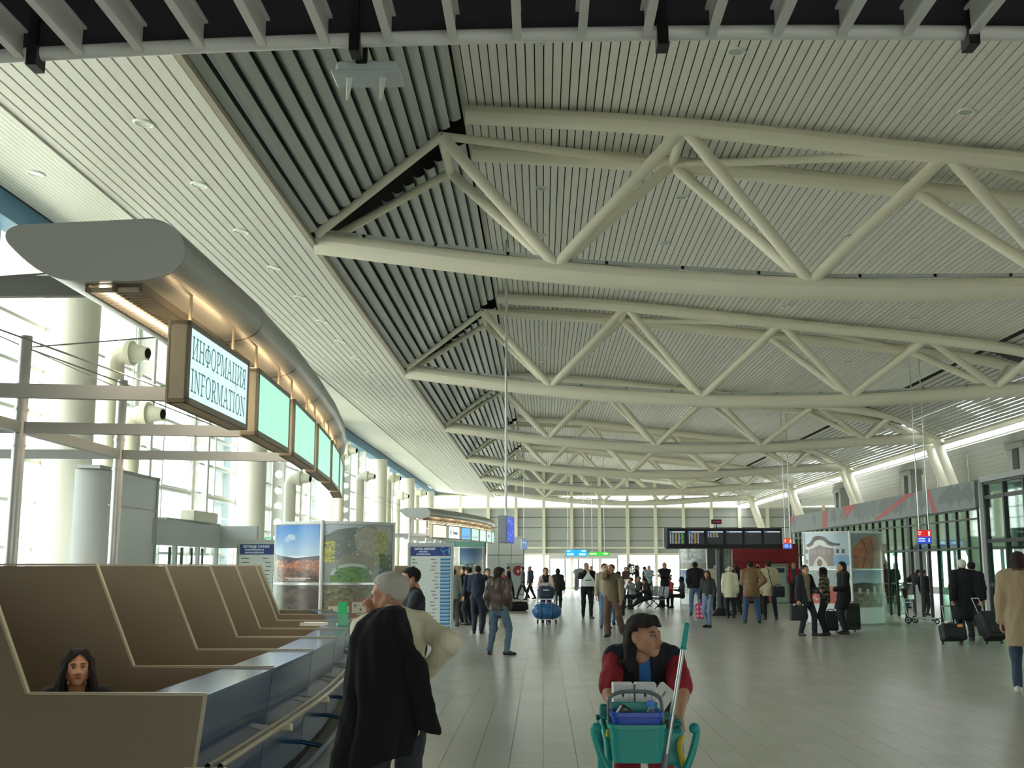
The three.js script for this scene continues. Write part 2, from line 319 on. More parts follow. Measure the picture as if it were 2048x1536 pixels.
// ---------------------------------------------------------------- low open ceiling above the camera
{
  const c = struct('ceiling'), barZ = (x) => -(4.87 + 0.016 * (x - 0.5) ** 2), pts = [];
  for (let x = -9; x <= 12; x += 0.5) pts.push([x, 4.13, barZ(x)]);
  part('front_bar', smooth(pipe(pts.map(([x, y, z]) => [x, y, z - 0.02]), 0.034, 80, 14)), M('#f0f0ec', 0.35), c);
  const FIN = M('#e6e6e1', 0.45); let k = 0;
  for (let i = -22; i < 36; i++) {
    const x = -2.188 + i * 0.2975, z0 = barZ(x) + 0.02, L = 9;
    const m = quick('fin', [box(0.022, 0.14, L, 0, 0.07, 0), box(0.04, 0.02, L, 0.0, 0.005, 0), box(0.035, 0.012, L, -0.012 * Math.sign(i - 7), 0.128, 0)].reduce((a, g) => mg([a, g])), FIN, c, k++);
    m.position.set(x, 4.1, z0 + L / 2);
  }
  part('plenum', [box(21.5, 0.1, 13.6, 1.6, 5.3, 2.0), box(21.5, 4.2, 0.1, 1.6, 7.3, -4.72), sweep(pts.map(([x, y, z]) => [[x, 4.16, z - 0.06], [x, 4.16, z - 0.1], [x, 5.4, z - 0.1], [x, 5.4, z - 0.06]]))], M('#343436', 0.95), c);
  const cl = [];
  for (const x of [-2.42, -0.86, 0.56, 1.98]) cl.push(box(0.035, 0.34, 0.035, x, 4.28, barZ(x) + 0.02), box(0.05, 0.1, 0.1, x, 4.1, barZ(x) - 0.01), box(0.16, 0.02, 0.02, x - 0.02, 4.4, barZ(x) + 0.25));
  part('hanger_clip', cl, M('#101012', 0.4), c);
  // side and rear closure of the zone behind the camera
  const b = struct('wall_back'); let q = 0;
  part('frame', [box(25, 0.5, 0.25, 2, 4.6, 7.9), ...[-9, -5.5, -2, 1.5, 5, 8.5, 12, 14].map((x) => box(0.2, 4.4, 0.2, x, 2.2, 7.9))], CREAM, b);
  for (let i = 0; i < 6; i++) (i > 1 && i < 5) ? quick('pane', box(3.3, 2.4, 0.02, -7.25 + 3.5 * i, 1.3, 7.9), GLASS, b, q++) : part('wall_panel', box(3.32, 4.2, 0.1, -7.25 + 3.5 * i, 2.2, 7.9), M('#9a9c92', 0.7), b);
  part('wall_panel', [box(3.32, 1.9, 0.1, -0.25, 3.45, 7.9), box(3.32, 1.9, 0.1, 3.25, 3.45, 7.9), box(3.32, 1.9, 0.1, 6.75, 3.45, 7.9), box(3.0, 4.4, 0.1, 13.5, 2.2, 7.9)], M('#9a9c92', 0.7), b);
  part('side_wall', [box(0.2, 5.2, 13, 14.2, 2.6, 1.5), box(12, 9.6, 0.2, 20, 4.8, -4.9), box(0.2, 7.4, 12.8, -9, 3.7, 1.6)], M('#9a9c92', 0.7), b);  // unseen; the left wall is put in solid to keep light off the desk
}
{ // wireless access point hanging on the bar
  const t = thing('wireless_access_point', 'small white box with two stub antennas hanging under the front ceiling bar', 'access point', [-0.83, 4.02, -5.1]);
  part('housing', [rbox(0.3, 0.07, 0.16, 0.03, 0, 0.03, 0), rbox(0.33, 0.02, 0.18, 0.009, 0, 0.002, 0)], M('#c3ccd0', 0.4), t);
  for (const x of [-0.085, 0.075]) { const a = part('antenna', rod([x, 0.0, 0.02], [x - 0.005, -0.13, 0.05], 0.017, 0.007, 10), M('#efefe8', 0.4), t); quick('joint', rod([x, 0.03, 0.02], [x, -0.005, 0.022], 0.018, 0.018, 10), DARK, a, 0); }
  part('mounting_bracket', box(0.05, 0.1, 0.04, -0.02, 0.09, 0.08), DARK, t);
}
// recessed lights in the soffit and the main ceiling
{
  const proto = thing('ceiling_light', '', 'ceiling light'); scene.remove(proto); used.set('ceiling_light', 0);
  part('rim', new THREE.TorusGeometry(0.115, 0.018, 8, 28).rotateX(Math.PI / 2), M('#ecece4', 0.4), proto);
  part('diffuser', new THREE.CylinderGeometry(0.11, 0.1, 0.02, 28).translate(0, 0.004, 0), M('#c3cdc6', 0.15, 0.3), proto);
  const put = (x, y, z, rz, label, group) => { const c = proto.clone(); c.name = numbered('ceiling_light'); c.userData = { label, category: 'ceiling light', group }; scene.add(c); c.position.set(x, y - 0.005, -z); c.rotation.z = rz; };
  for (let i = 0; i < 26; i++) { const z = 13.03 + 2.27 * i; put(-4.88, sofY(-4.88), z, -0.12, 'round unlit downlight in the row along the left plank soffit', 'downlights in the left soffit'); }
  for (const x of [-7.4]) for (let i = 0; i < 6; i++) put(x, sofY(x), 15.6 + 4.5 * i, -0.12, 'round unlit downlight in the narrow soffit planks by the glass', 'downlights in the narrow planks');
  for (const x of [0.0, 2.75, 6.35, 9.6]) for (let i = 0; i < 20; i++) { const z = 14.9 + 3.16 * i + (x > 3 ? 1.2 : 0); if (TRUSS_Z.some((q) => Math.abs(Math.abs(q - z) - 0.85) < 0.3)) continue; put(x, ceilY(x), z, -0.11, 'round unlit downlight set into the sloping plank ceiling above the trusses', 'downlights in the main ceiling'); }
}

// ---------------------------------------------------------------- gate wall at the right
{
  const w = struct('wall_right'), X = 12.25; let k = 0, q = 0;
  const g1 = box(0.09, 3.32, 0.07, X, 1.66, 0);
  const zs = []; for (let z = 32.1; z <= 55.6; z += 0.855) zs.push(z);
  for (const z of zs) { const m = quick('mullion', g1, DKMULL, w, k++); m.position.z = -z; }
  for (let i = 0; i + 1 < zs.length; i++) {
    const open = (i > 3 && i < 8) || (i > 14 && i < 19);
    for (const [y0, y1] of [[0.05, 2.18], [2.22, 3.0], [3.04, 3.3]]) { if (open && y0 < 1) continue; const m = quick('pane', box(0.016, y1 - y0, 0.78, X + 0.0, (y0 + y1) / 2, 0), GREENGLASS, w, q++); m.position.z = -(zs[i] + zs[i + 1]) / 2; }
  }
  part('transom', [box(0.1, 0.06, 23.5, X, 2.2, -43.85), box(0.1, 0.05, 23.5, X, 3.02, -43.85), box(0.12, 0.06, 23.5, X, 3.3, -43.85)], DKMULL, w);
  const print = canvasTex(2048, 64, (c, W, H) => { // striped fascia: greys and red bands
    c.fillStyle = '#7c8482'; c.fillRect(0, 0, W, H);
    const poly = (col, p) => { c.fillStyle = col; c.beginPath(); p.forEach(([x, y], i) => (i ? c.lineTo(x * W, y * H) : c.moveTo(x * W, y * H))); c.fill(); };
    for (let i = 0; i < 26; i++) { const x = rnd(), a = 0.01 + rnd() * 0.03; poly(i % 2 ? '#6c7473' : '#666d6c', [[x, 0.1 + rnd() * 0.3], [x + a, 0], [x + a * 1.6, 0.3 + rnd() * 0.3], [x + a, 0.8 + rnd() * 0.2], [x + a * 0.4, 0.6], [x - a * 0.3, 0.7]]); }
    const red = '#b0403f';
    poly(red, [[0, 0], [0.05, 0], [0, 0.6]]); poly(red, [[0.275, 0.05], [0.31, 0.02], [0.295, 1], [0.262, 1]]); poly(red, [[0.41, 0], [0.5, 0], [0.425, 0.66]]); poly(red, [[0.745, 0], [0.79, 0], [0.61, 1], [0.59, 0.92]]); poly(red, [[0.83, 0], [0.845, 0], [0.868, 1], [0.852, 1]]);
  });
  const fm = printMat(print, 0.5), L = 23.7;
  part('fascia_core', box(0.3, 0.76, L, X + 0.02, 3.69, -43.8), M('#7c8482', 0.5), w);
  const fp = plane(L, 0.74, 0, 0, 0, -Math.PI / 2); fp.translate(X - 0.135, 3.69, -43.8); part('fascia_print', fp, fm, w);
  // nearer part: taller glazing with heavier bars and a white end post
  const h = [0, 1.19, 2.38, 3.58, 3.98], nz = [31.75, 30.45, 29.15, 27.85, 26.55, 25.25, 23.95];
  for (let i = 0; i + 1 < nz.length; i++) for (let r = 0; r < 4; r++) quick('pane', box(0.02, h[r + 1] - h[r] - 0.1, 1.16, X + 0.1, (h[r] + h[r + 1]) / 2, -(nz[i] + nz[i + 1]) / 2), GREENGLASS, w, q++);
  part('heavy_mullion', nz.map((z) => box(0.14, 4.0, 0.1, X + 0.1, 2.0, -z)), DKMULL, w);
  part('heavy_transom', h.map((y) => box(0.13, 0.1, 7.8, X + 0.1, Math.max(y, 0.05), -27.85)), DKMULL, w);
  part('grey_band', box(0.3, 0.16, 8, X + 0.12, 4.08, -27.85), GREYPAINT, w);
  part('end_post', box(0.1, 4.05, 0.1, X + 0.02, 2.02, -31.95), M('#dfe3e0', 0.4), w);
  part('return_frame', [box(5.0, 0.08, 0.08, X + 2.6, 4.0, -31.9), box(5.0, 0.08, 0.08, X + 2.6, 2.2, -31.9), ...[1, 2, 3, 4, 5].map((i) => box(0.07, 4.0, 0.07, X + i, 2, -31.9))], DKMULL, w);
}
{ // waist-high barrier inside the gate opening
  const t = thing('barrier_rail', 'grey waist-high tubular barrier beside the person leaning at the gate', 'barrier', [14.0, 0, -45.6], 0.5);
  part('top_rail', rod([-1.0, 1.02, 0], [1.0, 1.02, 0], 0.03), STEEL, t); part('lower_rail', rod([-1.0, 0.5, 0], [1.0, 0.5, 0], 0.02), STEEL, t);
  for (const x of [-0.95, 0, 0.95]) part('post', rod([x, 0, 0], [x, 1.02, 0], 0.025), STEEL, t); part('foot_plate', [-0.95, 0, 0.95].map((x) => box(0.3, 0.02, 0.12, x, 0.01, 0)), STEEL, t);
}
{ // red shop front before the end wall
  const t = thing('red_kiosk', 'long red kiosk wall with a pale door, behind the flight display board', 'kiosk', [10.1, 0, -53.4]);
  for (const [y0, y1] of [[0.08, 1.86], [1.88, 2.72]]) part('red_panel', rbox(3.5, y1 - y0, 0.2, 0.006, 0, (y0 + y1) / 2, 0), M('#8e1e25', 0.4), t);
  part('core', box(3.48, 2.7, 0.14, 0, 1.36, -0.02), M('#5c1519', 0.5), t); part('plinth', box(3.5, 0.08, 0.24, 0, 0.04, 0), DARK, t);
  part('side_wall', box(0.2, 2.72, 3, 1.75, 1.36, -1.6), M('#8e1e25', 0.4), t);
  const d = part('door', rbox(0.75, 1.7, 0.05, 0.015, 0.85, 0.87, 0.12), M('#a9b3ad', 0.4), t);
  quick('door_sign', box(0.55, 0.2, 0.02, 0.85, 1.5, 0.155), M('#22384d', 0.5), d, 0);
  part('door_frame', [box(0.06, 1.8, 0.08, 0.43, 0.9, 0.12), box(0.06, 1.8, 0.08, 1.27, 0.9, 0.12), box(0.9, 0.06, 0.08, 0.85, 1.77, 0.12)], GREYPAINT, t);
  part('white_label', box(0.2, 0.07, 0.02, -1.55, 2.0, 0.11), WHITE, t);
}
{ // white panelled block left of the end doors, and the teal block beside it
  const t = thing('white_cabin', 'white panelled cabin with a fire hose cabinet, left of the end doors', 'cabin', [-2.2, 0, -68.9]);
  for (const [x, w] of [[-0.75, 0.68], [-0.03, 0.72], [0.7, 0.7]]) for (const [y, h] of [[0.55, 1.0], [1.7, 1.25], [2.85, 0.98]]) part('panel', rbox(w, h, 0.12, 0.015, x, y, 0.9), M('#d5d8d2', 0.5), t);
  part('core', box(2.2, 3.38, 1.7, 0, 1.69, 0), M('#9ea39f', 0.6), t); part('roof_edge', box(2.3, 0.08, 1.9, 0, 3.4, 0), WHITE, t);
  const c = part('hose_cabinet', rbox(1.05, 1.7, 0.16, 0.02, 0.58, 1.02, 1.02), M('#a8b2b0', 0.4, 0.3), t);
  quick('hose_disc', new THREE.CylinderGeometry(0.3, 0.3, 0.06, 32).rotateX(Math.PI / 2).translate(0.75, 1.42, 1.12), M('#8f2530', 0.5), c, 0);
  quick('disc_symbol', new THREE.ConeGeometry(0.09, 0.18, 5).scale(1, 1, 0.2).translate(0.75, 1.42, 1.16), WHITE, c, 0);
  const g = thing('teal_cabin', 'dull teal cabin wall between the far information desk and the white cabin', 'cabin', [-4.6, 0, -66]);
  for (const x of [-0.86, 0, 0.86]) part('panel', rbox(0.84, 3.3, 0.1, 0.015, x, 1.68, 0.5), M('#5c8a7d', 0.5), g);
  part('core', box(2.6, 3.35, 1.0, 0, 1.68, 0), M('#45655c', 0.6), g); part('plinth', box(2.64, 0.1, 1.12, 0, 0.05, 0), DARK, g);
}

// ---------------------------------------------------------------- information desks with sign canopies (the far one is the near one mirrored)
const FZ = [6.43, 8.15, 9.8, 11.52, 13.09, 15.02, 16.88, 18.6], FX_NEAR = [-1.887, -1.91, -1.963, -2.079, -2.238, -2.491, -2.89, -3.441];
const SZ = [5.9, 6.4, 8, 9.5, 11, 12.3, 13.7, 15.1, 16.3], SX_NEAR = [-1.99, -1.98, -1.985, -2.07, -2.19, -2.31, -2.48, -2.69, -2.92];
const inter = (Z, X, z) => { let i = 0; while (i < Z.length - 2 && z > Z[i + 1]) i++; return lerp(X[i], X[i + 1], (z - Z[i]) / (Z[i + 1] - Z[i])); };
const FX_FAR = [-1.887, -1.91, -1.97, -2.25, -2.55, -2.95, -3.45, -4.05], SX_FAR = [-1.99, -1.98, -2.03, -2.2, -2.42, -2.64, -2.95, -3.32, -3.68];
const TAUPE = M('#877964', 0.38, 0.45), TAUPEEDGE = M('#c0b69c', 0.3, 0.5), BLUE = M('#1b4c7a', 0.17, 0.45), BLUETOP = BLUE, RAILM = M('#b7ad98', 0.25, 0.7);
function infoDesk(far) {
  const FX = far ? FX_FAR : FX_NEAR, SX = far ? SX_FAR : SX_NEAR;
  const Z = (z) => -(far ? 53 - z : z), where = far ? 'at the far information desk' : 'at the near information desk';
  const d = thing('information_desk', far ? 'far taupe and blue information desk behind the directory totem' : 'near long curved information desk with taupe partitions and blue metal front', 'desk', [0, 0, 0]);
  FZ.forEach((z, i) => {
    const x = FX[i], xf = i ? x - 0.03 : x, side = [[xf - 0.1, 0.1], [xf, 0.985], [x - 1.0, 0.985], [x - 1.31, 1.7], [x - 2.7, 1.7], [x - 2.7, 0.1]];
    const p = part('partition', prism(side, 0.03).translate(0, 0, Z(z) - 0.015), TAUPE, d), e = [];
    const a = [[x + 0.004, 0.995], [x - 1.0, 0.995], [x - 1.31, 1.71], [x - 2.7, 1.71]];
    for (let j = 0; j < 3; j++) e.push(bar([...a[j], Z(z)], [...a[j + 1], Z(z)], j ? 0.036 : 0.024, 0.014).translate(0, 0, 0));
    if (!i) e.push(bar([x + 0.004, 0.995, Z(z)], [x - 0.096, 0.1, Z(z)], 0.036, 0.014));
    quick('edge_strip', mg(e), TAUPEEDGE, p, 0);
  });
  for (let i = 0; i < 7; i++) {
    const z0 = FZ[i] + (i ? 0.006 : 0.02), z1 = FZ[i + 1] - 0.006, x0 = FX[i], x1 = FX[i + 1];
    const quad = (pa, pb, pc, pd, n) => sweep([[pa, pb, [pb[0] + n[0], pb[1] + n[1], pb[2]], [pa[0] + n[0], pa[1] + n[1], pa[2]]], [pd, pc, [pc[0] + n[0], pc[1] + n[1], pc[2]], [pd[0] + n[0], pd[1] + n[1], pd[2]]]]);
    const k = (z, x) => Z(z);
    part('front_panel', quad([x0 - 0.005, 0.97, k(z0)], [x0 - 0.095, 0.14, k(z0)], [x1 - 0.095, 0.14, k(z1)], [x1 - 0.005, 0.97, k(z1)], [-0.02, 0]), BLUE, d);
    part('counter_shelf', quad([x0 + 0.005, 0.985, k(z0)], [x0 - 0.35, 0.985, k(z0)], [x1 - 0.35, 0.985, k(z1)], [x1 + 0.005, 0.985, k(z1)], [0, -0.025]), BLUETOP, d);
    part('work_table', quad([x0 - 0.3, 0.74, k(z0)], [x0 - 1.0, 0.74, k(z0)], [x1 - 1.0, 0.74, k(z1)], [x1 - 0.3, 0.74, k(z1)], [0, -0.03]), TAUPE, d);
    part('plinth', quad([x0 - 0.16, 0.14, k(z0)], [x0 - 0.16, 0.0, k(z0)], [x1 - 0.16, 0.0, k(z1)], [x1 - 0.16, 0.14, k(z1)], [-0.05, 0]), DARK, d);
  }
  const rail = (off, y) => { const P = FZ.map((z, i) => [FX[i] + off, y, Z(z)]); P[0][2] += far ? -0.05 : 0.05; return P; };
  part('bag_rail', smooth(pipe(rail(0.115, 0.615), 0.017, 80, 10)), RAILM, d); part('bag_rail', smooth(pipe(rail(0.045, 0.615), 0.017, 80, 10)), RAILM, d);
  part('foot_rail', smooth(pipe(rail(0.12, 0.2), 0.025, 80, 10)), M('#27455f', 0.3, 0.6), d);
  FZ.forEach((z, i) => { part('rail_bracket', rbox(0.24, 0.055, 0.03, 0.012, FX[i] + 0.03, 0.58, Z(z) + (i ? 0 : far ? -0.03 : 0.03)), TAUPEEDGE, d); part('foot_rail_bracket', rod([FX[i] - 0.1, 0.24, Z(z)], [FX[i] + 0.12, 0.2, Z(z)], 0.02), M('#27455f', 0.3, 0.6), d); });
  part('desk_back', sweep([...FZ.map((z, i) => [[FX[i] - 2.7, 1.69, Z(z)], [FX[i] - 2.7, 0.02, Z(z)], [FX[i] - 2.73, 0.02, Z(z)], [FX[i] - 2.73, 1.69, Z(z)]])]), TAUPE, d);

  // canopy
  const sec0 = [[-0.935, 1.7], [-0.9, 1.775], [-0.84, 1.805], [-0.545, 1.812], [-0.13, 1.832], [-0.05, 1.8], [0.025, 1.72], [0.045, 1.65], [0.02, 1.575], [-0.055, 1.515], [-0.263, 1.487], [-0.552, 1.489], [-0.707, 1.538], [-0.838, 1.638]].map(([u, v]) => [u, v + 1.745]);
  const so = new THREE.Shape(); so.moveTo(-0.84, 1.805); so.lineTo(-0.17, 1.833); so.bezierCurveTo(-0.03, 1.838, 0.065, 1.72, 0.045, 1.62); so.bezierCurveTo(0.025, 1.53, -0.07, 1.495, -0.22, 1.488); so.lineTo(-0.55, 1.488); so.bezierCurveTo(-0.7, 1.495, -0.8, 1.58, -0.9, 1.68); so.bezierCurveTo(-0.965, 1.74, -0.94, 1.8, -0.84, 1.805);
  const sec = so.getPoints(14).slice(0, -1).map((p) => [p.x, p.y + 1.745]);
  const cn = thing('sign_canopy', far ? 'far curved metal sign canopy with a pale rounded end, over the far desk' : 'near curved grey metal sign canopy with a rounded flat end, over the near desk', 'canopy', [0, 0, 0]);
  const zs = [5.9, 7.6, 9.1, 10.7, 12.2, 13.7, 15.1, 16.3];
  for (let i = 0; i + 1 < zs.length; i++) {
    const ring = (z, s) => sec.map(([u, v]) => [inter(SZ, SX, z) + u * s, v, Z(z)]);
    part('cladding', toCreased(sweep([ring(zs[i] + 0.006, 1), ring(zs[i + 1] - 0.006, 1)])), M('#b2b4b0', 0.34, 0.35), cn);
    if (i) part('joint', sweep([ring(zs[i] - 0.02, 0.99), ring(zs[i] + 0.02, 0.99)]), M('#5d5f5c', 0.4, 0.6), cn);
  }
  const cap = (z, t) => { const g = sweep([sec.map(([u, v]) => [inter(SZ, SX, z) + u * 1.01, v, Z(z)]), sec.map(([u, v]) => [inter(SZ, SX, z) + u * 1.01, v, Z(z - t)])]); return g; };
  part('end_plate', cap(5.9, 0.02), M('#d0d2cf', 0.55, 0.0), cn); part('end_plate', cap(16.32, 0.02), M('#d0d2cf', 0.55, 0.0), cn);
  // louvred lamps under the canopy
  const TUBE = M('#fff6e6', 0.5, 0, { emissive: '#fff1dc', emissiveIntensity: 2.6 }), LOUV = M('#cdc4b2', 0.3, 0.4), HOUS = M('#7a6f60', 0.5, 0.2);
  for (let i = 0; i + 1 < zs.length; i++) {
    const za = zs[i] + 0.06, zb = zs[i + 1] - 0.06, xa = inter(SZ, SX, za) - 0.36, xb = inter(SZ, SX, zb) - 0.36, zm = (za + zb) / 2, xm = (xa + xb) / 2, L = Math.hypot(zb - za, xb - xa);
    const ry = (far ? -1 : 1) * Math.atan2(xb - xa, -(zb - za)) * 1;
    const ang = Math.atan2(xb - xa, Z(zb) - Z(za));
    const f = thing('canopy_lamp', (far ? 'slim louvred lamp under the far sign canopy' : ['nearest', 'second', 'third', 'fourth', 'fifth', 'sixth', 'seventh'][i] + ' slim louvred lamp along the underside of the near sign canopy'), 'lamp', [xm, 3.205, Z(zm)], ang, far ? 'lamps under the far sign canopy' : undefined);
    part('housing', [box(0.02, 0.05, L, -0.15, 0.01, 0), box(0.02, 0.05, L, 0.15, 0.01, 0), box(0.02, 0.04, L, 0, 0.01, 0), box(0.3, 0.01, L, 0, 0.03, 0)], HOUS, f);
    const lv = []; for (let q = 0; q < 26; q++) lv.push(box(0.28, 0.028, 0.006, 0, 0.0, -L / 2 + (q + 0.5) * L / 26));
    part('louvre', lv, LOUV, f); part('tube_lamp', rod([far ? -0.075 : 0.075, 0.014, -L / 2 + 0.03], [far ? -0.075 : 0.075, 0.014, L / 2 - 0.03], 0.02, 0.02, 10), TUBE, f);
    const al = new THREE.RectAreaLight('#fff0dc', 11, 0.06, L); al.rotation.x = -Math.PI / 2; al.position.set(far ? -0.075 : 0.075, -0.03, 0); al.castShadow = true; f.add(al); al.name = 'lamp_light';
  }
  // lit sign boxes hung under the canopy edge
  const B = far ? [0, 1, 2, 3, 4, 5, 6].map((i) => [6.55 + i * 1.37, 7.76 + i * 1.37]) : [[6.16, 7.46], [7.72, 8.97], [9.2, 10.57], [10.82, 12.1], [12.28, 13.58], [13.83, 15.07]];
  const nth = ['lettered', 'second', 'third', 'fourth', 'fifth', 'sixth'];
  B.forEach(([za, zb], i) => {
    const xa = inter(SZ, SX, za), xb = inter(SZ, SX, zb), L = Math.hypot(zb - za, xb - xa), zm = Z((za + zb) / 2), xm = (xa + xb) / 2 - 0.06, ang = Math.atan2(xb - xa, Z(zb) - Z(za));
    const flip = Math.cos(ang) < 0 ? Math.PI : 0, turn = ang + flip;
    const b = thing('sign_box', far ? ['cream', 'pale', 'blue', 'pale grey', 'green and white', 'pale blue and red', 'plain green'][6 - i] + ' lit sign box hanging under the far sign canopy' : i ? nth[i] + ' glowing pale green blank sign box under the near canopy' : 'glowing sign box lettered ИНФОРМАЦИЯ INFORMATION under the near canopy', 'lit sign', [xm, 2.6, zm], turn);
    const fr = M('#d9c8a8', 0.45, 0.1), H = 0.47;
    part('case', [box(0.1, H, 0.025, 0, H / 2, -L / 2 + 0.0125), box(0.1, H, 0.025, 0, H / 2, L / 2 - 0.0125), box(0.1, 0.025, L, 0, 0.0125, 0), box(0.1, 0.025, L, 0, H - 0.0125, 0), box(0.02, H, L, -0.05, H / 2, 0)], fr, b);
    part('frame', [box(0.02, H, 0.035, 0.055, H / 2, -L / 2 + 0.0175), box(0.02, H, 0.035, 0.055, H / 2, L / 2 - 0.0175), box(0.02, 0.035, L, 0.055, 0.0175, 0), box(0.02, 0.035, L, 0.055, H - 0.0175, 0)], M('#8f8b7f', 0.35, 0.5), b);
    part('hanger', [-0.35, 0.35].map((q) => rod([0, H - 0.01, q * L], [0, H + 0.2, q * L], 0.009)), fr, b);
    part('top_lamp', box(0.05, 0.02, L - 0.2, -0.01, H + 0.012, 0), M('#fff0d8', 0.5, 0, { emissive: '#ffd9a4', emissiveIntensity: 0.7 }), b);
    const ul = new THREE.RectAreaLight('#ffd9a4', 1.6, 0.05, L - 0.2); ul.position.set(-0.01, H + 0.03, 0); ul.rotation.x = Math.PI / 2; ul.name = 'top_lamp_light'; ul.castShadow = true; b.add(ul);
    const w = L - 0.07, hh = H - 0.07, fi = far ? 6 - i : i;
    const tx = canvasTex(512, 192, (c, W, Hh) => {
      if (!far) { c.fillStyle = i ? '#a9efd0' : '#d6f3ee'; c.fillRect(0, 0, W, Hh); if (!i) { c.fillStyle = '#2b6a72'; c.textAlign = 'center'; c.textBaseline = 'middle'; for (const [s, y] of [['ИНФОРМАЦИЯ', 52], ['INFORMATION', 142]]) { c.font = '84px serif'; const m = c.measureText(s).width; c.save(); c.translate(W / 2, y); c.scale(W * 0.95 / m, 1.06); c.fillText(s, 0, 0); c.restore(); } } }
      else { c.fillStyle = ['#fbf8df', '#e3f4ee', '#55aede', '#b9e0d4', '#b9e8cf', '#aee2f0', '#b4ecc4'][fi]; c.fillRect(0, 0, W, Hh);
        if (fi === 1) { c.fillStyle = '#2a5263'; c.beginPath(); c.moveTo(110, 40); c.quadraticCurveTo(150, 90, 110, 150); c.quadraticCurveTo(70, 90, 110, 40); c.fill(); c.fillRect(215, 60, 20, 70); c.fillRect(245, 90, 180, 34); }
        if (fi === 4) { c.fillStyle = '#f4f7ee'; for (let q = 0; q < 4; q++) c.fillRect(80 + (q % 2) * 60, 20 + q * 42, 280, 24); }
        if (fi === 5) { c.fillStyle = '#b14a5c'; c.fillRect(140, 60, 160, 60); } if (fi === 3) { c.fillStyle = '#9ab8b4'; c.fillRect(60, 120, 400, 40); } if (fi === 2) { c.fillStyle = '#3a86bf'; c.fillRect(60, 130, 400, 30); } }
    });
    const fm = printMat(tx, 0.3, 0.33), g = plane(w, hh, 0, 0, 0, Math.PI / 2); g.translate(0.0605, H / 2, 0);
    part('lit_face', g, fm, b);
    const al = new THREE.RectAreaLight(far ? '#eaf6ee' : '#b8f0da', 0.33, w, hh); al.position.set(0.075, H / 2, 0); al.rotation.y = -Math.PI / 2; al.name = 'sign_light'; al.castShadow = true; b.add(al);
  });
  // poles, beams and stay rods carrying the canopy
  const PZ = far ? [6.45, 8.4, 10.5, 12.7, 15.0] : [6.45, 8.4, 10.5], PX = [-3.98, -3.97, -4.0, -4.12, -4.45];
  const fr = thing('support_frame', (far ? 'far' : 'near') + ' frame of grey poles and flat beams carrying the ' + (far ? 'far' : 'near') + ' sign canopy', 'frame', [0, 0, 0]);
  if (!far) part('top_beam', bar([-2.72, 3.42, Z(6.75)], [-6.5, 3.42, Z(6.75)], 0.06, 0.13), GREYPAINT, fr);
  PZ.forEach((z, i) => {
    const x = PX[i], zs2 = z + 0.35, xs = inter(SZ, SX, zs2) - 0.12;
    part('pole', [rod([x, 0, Z(z)], [x, 3.45, Z(z)], 0.047, 0.047, 16), new THREE.CylinderGeometry(0.055, 0.055, 0.02, 16).translate(x, 2.6, Z(z)), new THREE.CylinderGeometry(0.055, 0.055, 0.02, 16).translate(x, 2.88, Z(z))], M('#b4b6b3', 0.3, 0.3), fr);
    part('beam', bar([x + 0.04, 2.74, Z(z)], [xs, 2.74, Z(zs2)], 0.05, 0.085), GREYPAINT, fr);
    part('outer_beam', bar([x - 0.04, 2.74, Z(z)], [x - 1.2, 2.74, Z(z - 0.1)], 0.05, 0.085), GREYPAINT, fr);
    if (i) part('long_beam', bar([PX[i - 1], 2.74, Z(PZ[i - 1] + 0.05)], [x, 2.74, Z(z - 0.05)], 0.06, 0.085), GREYPAINT, fr);
    part('stay_rod', rod([x, 3.36, Z(z)], [inter(SZ, SX, z) - 0.7, 3.5, Z(z + 0.2)], 0.006, 0.006, 6), STEEL, fr);
    part('stay_rod', rod([x, 3.36, Z(z)], [inter(SZ, SX, z) - 0.3, 2.76, Z(z + 0.3)], 0.006, 0.006, 6), STEEL, fr);
    part('stay_rod', rod([x - 2.4, 4.4, Z(z)], [x, 3.36, Z(z)], 0.006, 0.006, 6), STEEL, fr);
  });
}
function toCreased(g) { return g; }
infoDesk(false); infoDesk(true);
// ---------------------------------------------------------------- prints
const blobs = (c, n, cols, x0, y0, x1, y1, r0, r1) => { for (let i = 0; i < n; i++) { c.fillStyle = cols[Math.floor(rnd() * cols.length)]; c.globalAlpha = 0.25 + rnd() * 0.6; c.beginPath(); c.ellipse(x0 + rnd() * (x1 - x0), y0 + rnd() * (y1 - y0), r0 + rnd() * (r1 - r0), (r0 + rnd() * (r1 - r0)) * 0.7, rnd() * 3, 0, 7); c.fill(); } c.globalAlpha = 1; };
const skyFill = (c, W, y, a, b) => { const g = c.createLinearGradient(0, 0, 0, y); g.addColorStop(0, a); g.addColorStop(1, b); c.fillStyle = g; c.fillRect(0, 0, W, y); };
const poly = (c, col, p, W = 1, H = 1) => { c.fillStyle = col; c.beginPath(); p.forEach(([x, y], i) => (i ? c.lineTo(x * W, y * H) : c.moveTo(x * W, y * H))); c.fill(); };
